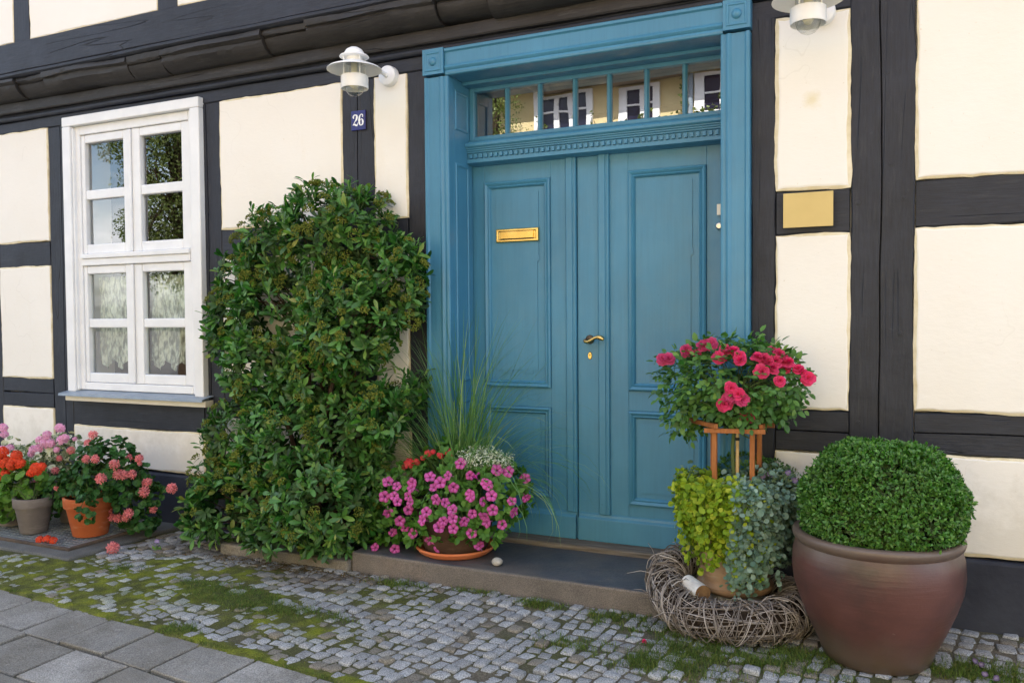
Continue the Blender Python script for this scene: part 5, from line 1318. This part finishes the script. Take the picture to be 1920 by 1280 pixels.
for i in range(230):
    a0 = gw.uniform(0, 2 * PI); ph = gw.uniform(0, 2 * PI); span = gw.uniform(.6, 1.4); rr = Wr * gw.uniform(.65, 1.0); tw = gw.normal() * .9
    pts = [wpt(a0 + span * f, ph + tw * f, rr + .006 * math.sin(f * 9 + i)) for f in np.linspace(0, 1, 14)]
    b.tube(pts, gw.uniform(.0014, .003), 5, cap=False)
for i in range(60):                               # loose ends that stick out
    a0 = gw.uniform(0, 2 * PI); ph = gw.uniform(-.6, 2.6); q = np.array(wpt(a0, ph, Wr)); o_ = unit(np.array([math.cos(a0 + gw.normal()), math.sin(a0 + gw.normal()), gw.uniform(-.1, .6)]))
    L = gw.uniform(.05, .13); b.tube([q, q + o_ * L * .5 + np.array([0, 0, .012]), q + o_ * L], [.0022, .0018, .001], 5, cap=False)
b.build('twig_winding', MAT['twig'], wr, smooth=60)
b = MB()
b.tube([wpt(a, 0, 0) for a in np.linspace(0, 2 * PI, 60)], Wr * .70, 14); b.build('wreath_core', MAT['twigcore'], wr, smooth=60)

# ---- birch log leaning on the wreath
bl = thing('birch_log', 'short white birch log with brown cut end lying on the twig wreath', 'log', (-.80, -.44, .21))
a = at(1290, 1092, -.40); c = at(1318, 1112, -.50)
b = MB(); b.tube([a, a + (c - a) * .5, c], .036, 24, cap=False); b.build('birch_bark', MAT['birch'], bl, smooth=60)
b = MB(); ax = unit(c - a); b.tube([c - ax * .006, c + ax * .0015], [.0355, .035], 24); b.build('cut_end', MAT['endgrain'], bl, smooth=40)

# ---- big glazed pot with clipped box ball
BX, BY = -.064, -.44
bp_ = thing('box_ball_pot', 'big brown glazed pot with a clipped round box bush beside the rose planter', 'potted plant', (BX, BY, .0))
prof = [(0, .004), (.185, .004), (.198, .012), (.215, .06), (.252, .14), (.288, .23), (.310, .30), (.317, .36), (.314, .42), (.304, .455), (.301, .463), (.304, .468), (.312, .476), (.316, .487), (.316, .497), (.312, .505), (.300, .509), (.286, .508), (.276, .500), (.272, .47), (0, .46)]
pot_lathe(prof, (BX, BY, -.002), MAT['glaze'], bp_, 'pot', 96, .004)
disc('soil', (BX, BY, .462), .278, MAT['soil'], bp_)
gx = np.random.default_rng(101)
cen = np.array([BX + .018, BY, .588]); rad = np.array([.290, .276, .262])
cr2 = part_empty('box_bush', bp_, tuple(cen))
def boxpts(n, f0, f1):
    u = unit(gx.normal(size=(n * 2, 3))); lump = 1 + .035 * np.sin(u[:, 0] * 7 + 1) * np.sin(u[:, 2] * 6) + .02 * np.sin(u[:, 1] * 13 + u[:, 0] * 9)
    # flat-topped, full-sided clipped cushion
    sh = (np.abs(u) ** 2.5).sum(1) ** (-1 / 2.5)
    p = cen + u * rad * (sh * lump * gx.uniform(f0, f1, n * 2))[:, None]
    ok = p[:, 2] > np.where(np.hypot(p[:, 0] - BX, p[:, 1] - BY) < .29, .47, .515); return p[ok][:n], unit(u[ok] / rad)[:n]
P, N = boxpts(8200, .91, 1.035); p, d, A, t = rosettes(P, N, 6, (.25, 1.25), .35, gx)
tw_ = gx.random(len(p)) > .12 * (np.sin(p[:, 0] * 21 + 2) * np.sin(p[:, 2] * 19) > .55) * 6; p, d, A = p[tw_], d[tw_], A[tw_]
leaves('box_foliage', p + A * gx.uniform(-.012, .008, len(p))[:, None], d, A + .35 * gx.normal(size=A.shape), gx.uniform(.009, .0185, len(p)), T_oval(.27, .05, .15), L_box, cr2)
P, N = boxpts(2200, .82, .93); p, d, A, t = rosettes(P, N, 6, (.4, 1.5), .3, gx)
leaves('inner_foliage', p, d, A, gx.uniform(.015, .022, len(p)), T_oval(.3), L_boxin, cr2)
b = MB(); sticks(b, (BX, BY, .46), list(P[::40] * .8 + cen * .2), .012, .003, .02, 5, 4); b.build('box_stems', MAT['bark'], cr2)

# ---- geranium pots on the grating
gg_ = np.random.default_rng(121)
GL = T_disc(14, 7, .14, .07, .35)
def potplant(loc, name, label, cat, prof, m, soilr, soilz, group=None):
    t = thing(name, label, cat, loc, group); pot_lathe(prof, loc, m, t); disc('soil', (loc[0], loc[1], loc[2] + soilz), soilr, MAT['soil'], t, .008); return t
def gfoliage(parent, ells, n, m, lo, hi, name='geranium_foliage', k=3):
    P, N = shell(ells, n, .45, .06, ymax=-.02, zmin=.05, inside=.75, gen=gg_)
    N = unit(N * .8 + np.array([0, -.25, .5]) + .3 * gg_.normal(size=N.shape)); p, d, A, t = rosettes(P, N, k, (1.1, 1.6), .3, gg_)
    return leaves(name, p + d * -.5 * lo, d, A, gg_.uniform(lo, hi, len(p)), GL, m, parent), P
def gstalks(parent, P, root, n):
    b = MB()
    for q in P[:n]: sticks(b, root, [q], .0032, .0016, .03, 5, 5)
    b.build('plant_stems', MAT['stem'], parent, smooth=60)
G1 = (-4.52, -.50, .036)
s_ = 1.0
gpot = lambda r, h: [(0, .004), (r * .66, .004), (r * .68, .008), (r * .90, h * .72), (r * .915, h * .735), (r * .985, h * .74), (r, h * .76), (r * 1.02, h * .98), (r * 1.0, h), (r * .93, h), (r * .90, h * .9), (0, h * .9)]
t1_ = potplant(G1, 'salmon_geranium', 'orange terracotta pot with a large salmon pink geranium', 'potted plant', gpot(.148, .245), MAT['terracotta'], .135, .22)
ge1 = [E(200, 880, 62, -.48, .18, 310), E(150, 900, 40, -.52, .12, 310), E(255, 930, 42, -.40, .14, 310), E(270, 975, 28, -.38, .09, 310), E(230, 890, 45, -.44, .14, 310), E(160, 950, 22, -.68, .05, 310, 28), E(90, 950, 24, -.48, .07, 310, 28), E(115, 920, 34, -.50, .09, 310), E(285, 925, 24, -.36, .08, 310), E(175, 860, 30, -.46, .1, 310), E(245, 985, 22, -.36, .07, 310)]
pl1 = part_empty('geranium', t1_, (G1[0], G1[1], .26))
_, P = gfoliage(pl1, ge1, 850, L_ger, .026, .046); gstalks(pl1, P, (G1[0], G1[1], .25), 60)
SH = [(175, 813, 1, 1), (165, 828, .9, 1), (181, 838, .7, 1), (133, 842, .9, 0), (155, 860, 1.1, 1), (162, 858, .9, 0), (183, 855, 1, 1), (178, 858, .9, 0), (215, 868, 1.1, 0), (243, 856, .8, 1), (261, 857, .9, 1), (262, 866, .5, 1), (222, 887, 1.15, 0), (232, 888, 1, 0), (247, 887, 1, 0), (189, 894, 1.1, 0), (276, 903, 1.1, 0), (270, 920, 1.15, 0), (322, 913, 1.1, 1), (287, 952, .9, 0), (202, 955, .9, 0), (211, 967, .9, 0), (222, 969, 1, 0), (241, 960, 1.05, 0), (236, 968, .9, 0), (64, 905, .9, 0), (59, 932, 1, 0), (68, 958, 1.15, 0), (106, 912, .6, 0), (103, 880, .9, 0), (111, 857, .7, 0), (142, 966, .6, 0), (135, 958, .45, 0), (80, 885, .8, 0), (212, 1012, 1.3, 2)]
b = MB()
for i, (px, py, s, far) in enumerate(SH):
    q, nn = on_crown(px, py, ge1, -.45)
    if far == 1: q = at(px, py, -.44); b = stalk(None, q + np.array([-.03 if px < 300 else -.11, .03, -.13 if px < 300 else -.05]), q, .0022, b=b)
    if far == 2: q = onground(px, py + 12, .045)
    view = unit(CAM - q)
    put(SALM[i % 3], 'flower_head', pl1, q + view * (.012 if far < 2 else 0) - np.array([0, 0, .008]), unit(view * .9 + np.array([0, 0, .55]) + gg_.normal(size=3) * .2), s * .92)
b.build('flower_stalk', MAT['stem'], pl1)
G2 = (-4.905, -.60, .036)
t2_ = potplant(G2, 'red_geranium', 'grey clay pot with a bright red geranium on the grating', 'potted plant', gpot(.115, .225), MAT['greyclay'], .104, .20)
ge2 = [E(30, 905, 34, -.60, .12, 310), E(5, 925, 36, -.60, .12, 310), E(60, 900, 30, -.58, .1, 310), E(15, 960, 16, -.62, .06, 310), E(20, 880, 30, -.58, .1, 310)]
pl2 = part_empty('geranium', t2_, (G2[0], G2[1], .26))
_, P = gfoliage(pl2, ge2, 130, L_gerl, .045, .075); gstalks(pl2, P, (G2[0], G2[1], .24), 40)
for i, (px, py, s) in enumerate(((5, 845, 1.1), (30, 852, 1.1), (10, 865, 1.2), (30, 862, 1.2), (22, 870, 1.0), (69, 876, 1.25), (58, 884, .8), (8, 888, 1.2), (2, 858, 1.1), (38, 866, 1.0), (-6, 870, 1.2), (78, 872, .8))):
    q = at(px, py, -.66); put(RED[i % 2], 'flower_head', pl2, q - np.array([0, 0, .01]), unit(unit(CAM - q) * .8 + np.array([0, 0, .6])), s)
G3 = (-5.22, -.52, .036)
t3_ = potplant(G3, 'clay_pot_plant', 'grey clay pot cut off by the left edge, with broad green leaves', 'potted plant', gpot(.12, .225), MAT['greyclay'], .11, .20)
gfoliage(t3_, [E(-15, 935, 40, -.54, .12, 310), E(-5, 955, 18, -.58, .06, 310)], 70, L_gerl, .045, .075, 'plant_foliage')
G4 = (-4.92, -.30, .036)
t4_ = potplant(G4, 'variegated_geranium', 'pale pink geranium with white edged leaves behind the red and salmon ones', 'potted plant', gpot(.13, .26), MAT['greyclay'], .118, .23)
ge4 = [E(90, 850, 38, -.34, .12, 310), E(60, 870, 40, -.34, .12, 310), E(120, 835, 28, -.34, .1, 310), E(20, 850, 34, -.34, .1, 310), E(100, 885, 34, -.36, .1, 310)]
pl4 = part_empty('geranium', t4_, (G4[0], G4[1], .28))
_, P = gfoliage(pl4, ge4, 300, L_var, .026, .046); gstalks(pl4, P, (G4[0], G4[1], .26), 40)
for i, (px, py, s) in enumerate(((112, 800, 1.1), (88, 813, 1), (85, 828, 1.2), (75, 822, .9), (95, 828, 1), (117, 822, 1.1), (122, 818, .9), (63, 840, 1), (58, 848, .8), (5, 800, 1.1), (8, 812, .9), (18, 837, .9), (50, 872, .8), (5, 840, 1), (140, 820, .5), (72, 838, 1), (106, 840, .7), (82, 885, .9))):
    q = at(px, py, -.44); put(PINK[i % 2], 'flower_head', pl4, q - np.array([0, 0, .01]), unit(unit(CAM - q) * .9 + np.array([0, 0, .5])), s * .85)
# fallen flower head on the grating
q = onground(85, 1009, .06); fb = thing('fallen_flower', 'red geranium flower head lying on the metal grating between the two pots', 'flower', (q[0], q[1], .04))
for k, dx in enumerate((-.05, .0, .045)): put(RED[k % 2], 'floret_cluster', fb, (q[0] + dx, q[1] + .01 * k, .045 + .006 * (k == 1)), (.1, -.4, .9), .72)
# violas self-sown in the paving
for px, py, lab in ((1828, 1243, 'dark purple viola in the paving, topmost of the clump at the bottom right corner'), (1840, 1250, 'dark purple viola, second from the top of the clump at the bottom right'), (1847, 1268, 'dark purple viola in the paving at the bottom right, close to the lower picture edge'), (1868, 1276, 'dark purple viola at the very bottom edge of the picture, nearest the right corner')):
    q = onground(px, py + 12, .0); t = thing('viola', lab, 'flower', (q[0], q[1], 0), 'violas in the paving')
    top = (q[0], q[1], .035); b = MB(); b.tube([(q[0], q[1] + .01, -.005), (q[0], q[1] + .008, .02), top], .001, 5); b.build('flower_stalk', MAT['stem'], t)
    for k in range(2): put(VIOD[k], 'viola_blossom', t, top, unit(CAM - np.array(top) + gg_.normal(size=3) * .6), .75)
    n_ = 9; leaves('viola_foliage', np.tile([q[0], q[1], .0], (n_, 1)) + gg_.normal(size=(n_, 3)) * [.012, .012, .002], unit(gg_.normal(size=(n_, 3)) + [0, 0, .6]), np.tile([0, 0, 1.], (n_, 1)), gg_.uniform(.012, .022, n_), T_oval(.25), L_ger, t)
q = onground(295, 1030, .0); t = thing('pale_viola', 'tiny pale lilac viola growing in the cobbles beside the cellar slab', 'flower', (q[0], q[1], 0))
b = MB(); b.tube([(q[0], q[1], -.005), (q[0], q[1], .05)], .001, 5); b.build('flower_stalk', MAT['stem'], t); put(VIOL[0], 'viola_blossom', t, (q[0], q[1], .05), unit(CAM - q), 1.0)
n_ = 14; leaves('viola_foliage', np.tile([q[0], q[1], .0], (n_, 1)) + gg_.normal(size=(n_, 3)) * [.012, .012, .004], unit(gg_.normal(size=(n_, 3)) + [0, 0, 1.2]), np.tile([0, -1, .3], (n_, 1)), gg_.uniform(.015, .03, n_), T_oval(.25), L_gerl, t)
# rose petals and small fallen blossoms on the paving
q = onground(1208, 1202, .008); o = bpy.data.objects.new('fallen_petal', ROSE[0]); COL.objects.link(o); o.location = q; o.scale = (.45,) * 3; tag(o, 'small pink rose blossom fallen on the grass near the twig wreath', 'petal')

# ------------------------------------------------------------------ across the street (seen in the glass)
sh = thing('yellow_house', 'sunlit yellow house with white windows mirrored in the glass above the blue door', 'house', (0, -10, 0))
MAT['yellow'] = surf('yellow_render', (.60, .50, .27), (.68, .57, .33), .9, 2, 40, .2, .005, .2)
MAT['soffit'] = surf('brown_soffit', (.16, .12, .09), (.22, .17, .13), .8, 4)
b = MB(); b.box(-7.05, 9, -14, -10, -.3, 5.75); b.build('wall', MAT['yellow'], sh)
b = MB(); b.box(-7.3, 9.2, -14, -9.55, 5.55, 5.75, 1); b.add([(-7.3, -9.5, 5.76), (9.2, -9.5, 5.76), (9.2, -12, 8), (-7.3, -12, 8), (9.2, -14.3, 5.76), (-7.3, -14.3, 5.76)], [(0, 1, 2, 3), (3, 2, 4, 5), (0, 3, 5), (1, 4, 2)]); b.build('roof', [MAT['roof'], MAT['soffit']], sh)
for x in (-6.08, -4.70, -3.31, -1.9, -.4, 1.1):
    w = .79; f = MB(); z0, z1 = 4.48, 5.50; yy = -10
    f.box(x - .03, x + .13, yy, yy + .06, z0, z1); f.box(x + w - .10, x + w + .02, yy, yy + .06, z0, z1); f.box(x + .131, x + w - .101, yy, yy + .06, z0, z0 + .07); f.box(x + .131, x + w - .101, yy, yy + .06, z1 - .05, z1)
    f.box(x + .40, x + .50, yy, yy + .055, z0 + .071, z1 - .051)
    for zz in (4.82, 5.16): f.box(x + .131, x + .399, yy, yy + .05, zz, zz + .03); f.box(x + .501, x + w - .101, yy, yy + .05, zz, zz + .03)
    fo = f.build('window', MAT['white'], sh); g_ = MB(); g_.box(x + .13, x + w - .1, yy + .004, yy + .012, z0 + .07, z1 - .05); g_.build('pane', surf('dark_glazing', (.012, .012, .03), (.02, .02, .045), .2) if x < -6 else bpy.data.materials['dark_glazing'], fo)
    f = MB(); f.box(x - .07, x + w + .06, yy, yy + .14, z0 - .05, z0 - .002); f.build('sill', MAT['white'], sh)
b = MB(); b.tube([(-3.40, -9.93, 0), (-3.40, -9.93, 5.5)], .045, 10); b.build('downpipe', MAT['zinc'], sh, smooth=60)
br = thing('brown_barn', 'dark brown timber barn wall mirrored at the left end of the glass above the door', 'barn', (-9, -10.5, 0))
b = MB(); b.box(-9.2, -7.06, -14, -9.9, -.3, 6.4); b.build('wall', surf('dark_boards', (.05, .038, .03), (.09, .07, .055), .9, 3, 40, .3, .01, .2, (8, 8, 1)), br)
b = MB(); b.add([(-9.5, -9.7, 6.4), (-7.0, -9.7, 6.4), (-7.0, -12, 8.4), (-9.5, -12, 8.4), (-7, -14.2, 6.4), (-9.5, -14.2, 6.4)], [(0, 1, 2, 3), (3, 2, 4, 5), (0, 3, 5), (1, 4, 2)]); b.build('roof', MAT['roof'], br)
L_far = leafmat('sunlit_tree_leaf', [(0, (.05, .08, .016)), (.5, (.09, .125, .022)), (1, (.16, .19, .04))], .45, .4, .3)
def tree(name, label, x, y, hgt, r, ells, n, sz, gen):
    t = thing(name, label, 'tree', (x, y, 0)); b = MB(); top = np.array([x, y, hgt * .55])
    b.tube([(x, y, -.2), (x + .04, y, hgt * .25), (x - .03, y, hgt * .5), (x, y, hgt * .8)], [r, r * .8, r * .6, r * .25], 12)
    P, N = shell(ells, n, .75, .1, ymax=99, zmin=.5, inside=.35, gen=gen)
    for q in P[:max(12, n // 45)]: sticks(b, (x, y, hgt * gen.uniform(.25, .6)), [q], r * .3, .012, .15, 6, 6)
    b.build('trunk', MAT['bark'], t, smooth=60)
    p, d, A, tt = rosettes(P, N, 7, (.4, 1.5), .2, gen); p = p + gen.normal(size=p.shape) * sz * 1.2
    leaves('crown', p, d, A, gen.uniform(sz * .7, sz * 1.3, len(p)), T_oval(.28), L_far, t)
gtr = np.random.default_rng(140)
tree('broadleaf_tree', 'leafy sunlit tree mirrored in the upper panes of the white window', -15.2, -10.6, 9, .2, [((-15.1, -10.4, 5.0), (1.5, 1.3, 2.6)), ((-14.2, -10.6, 5.6), (1.5, 1.3, 2.0)), ((-15.6, -10.2, 3.2), (1.0, 1.0, 1.2)), ((-16.7, -10.1, 5.5), (.75, .6, .32)), ((-16.5, -10.1, 3.5), (.65, .5, .5)), ((-16.3, -10.1, 4.5), (.45, .4, .3)), ((-14.5, -10.6, 2.6), (1.3, 1, 1.4))], 5200, .065, gtr)
tree('small_tree', 'sparse small tree mirrored in front of the yellow house wall', -6.75, -9.3, 6.3, .07, [((-6.75, -9.3, 5.0), (.62, .4, .6)), ((-6.45, -9.3, 4.6), (.5, .35, .4)), ((-7.0, -9.3, 4.4), (.4, .3, .4)), ((-6.5, -9.3, 5.35), (.35, .3, .25))], 420, .04, gtr)
vine = thing('climbing_vine', 'climbing plant on the yellow house wall mirrored in the glass above the door', 'climber', (-3.4, -9.85, 0))
ve = [((-3.45, -9.85, 5.0), (.07, .05, .6)), ((-3.6, -9.85, 4.85), (.10, .06, .12)), ((-3.85, -9.85, 4.80), (.14, .06, .10)), ((-4.05, -9.85, 4.95), (.06, .05, .18)), ((-4.2, -9.85, 4.85), (.1, .05, .1)), ((-3.0, -9.8, 4.8), (.3, .06, .10)), ((-2.8, -9.8, 4.95), (.16, .06, .12)), ((-5.2, -9.85, 4.9), (.05, .05, .2)), ((-4.6, -9.8, 4.8), (.2, .05, .06)), ((-5.9, -9.8, 4.95), (.1, .05, .06)), ((-3.3, -9.85, 3.5), (.5, .08, 1.2))]
P, N = shell(ve, 420, .8, .3, ymax=0, inside=.3, gen=gtr); p, d, A, tt = rosettes(P, N, 4, (.4, 1.5), .2, gtr); leaves('vine_foliage', p, d, A, gtr.uniform(.035, .07, len(p)), T_oval(.3), L_far, vine)
b = MB()
for e in ve: b.tube([(-3.4, -9.9, .0), (-3.4 + (e[0][0] + 3.4) * .6, -9.88, 3.2), e[0]], [.02, .012, .006], 6)
b.build('vine_stem', MAT['bark'], vine, smooth=60)
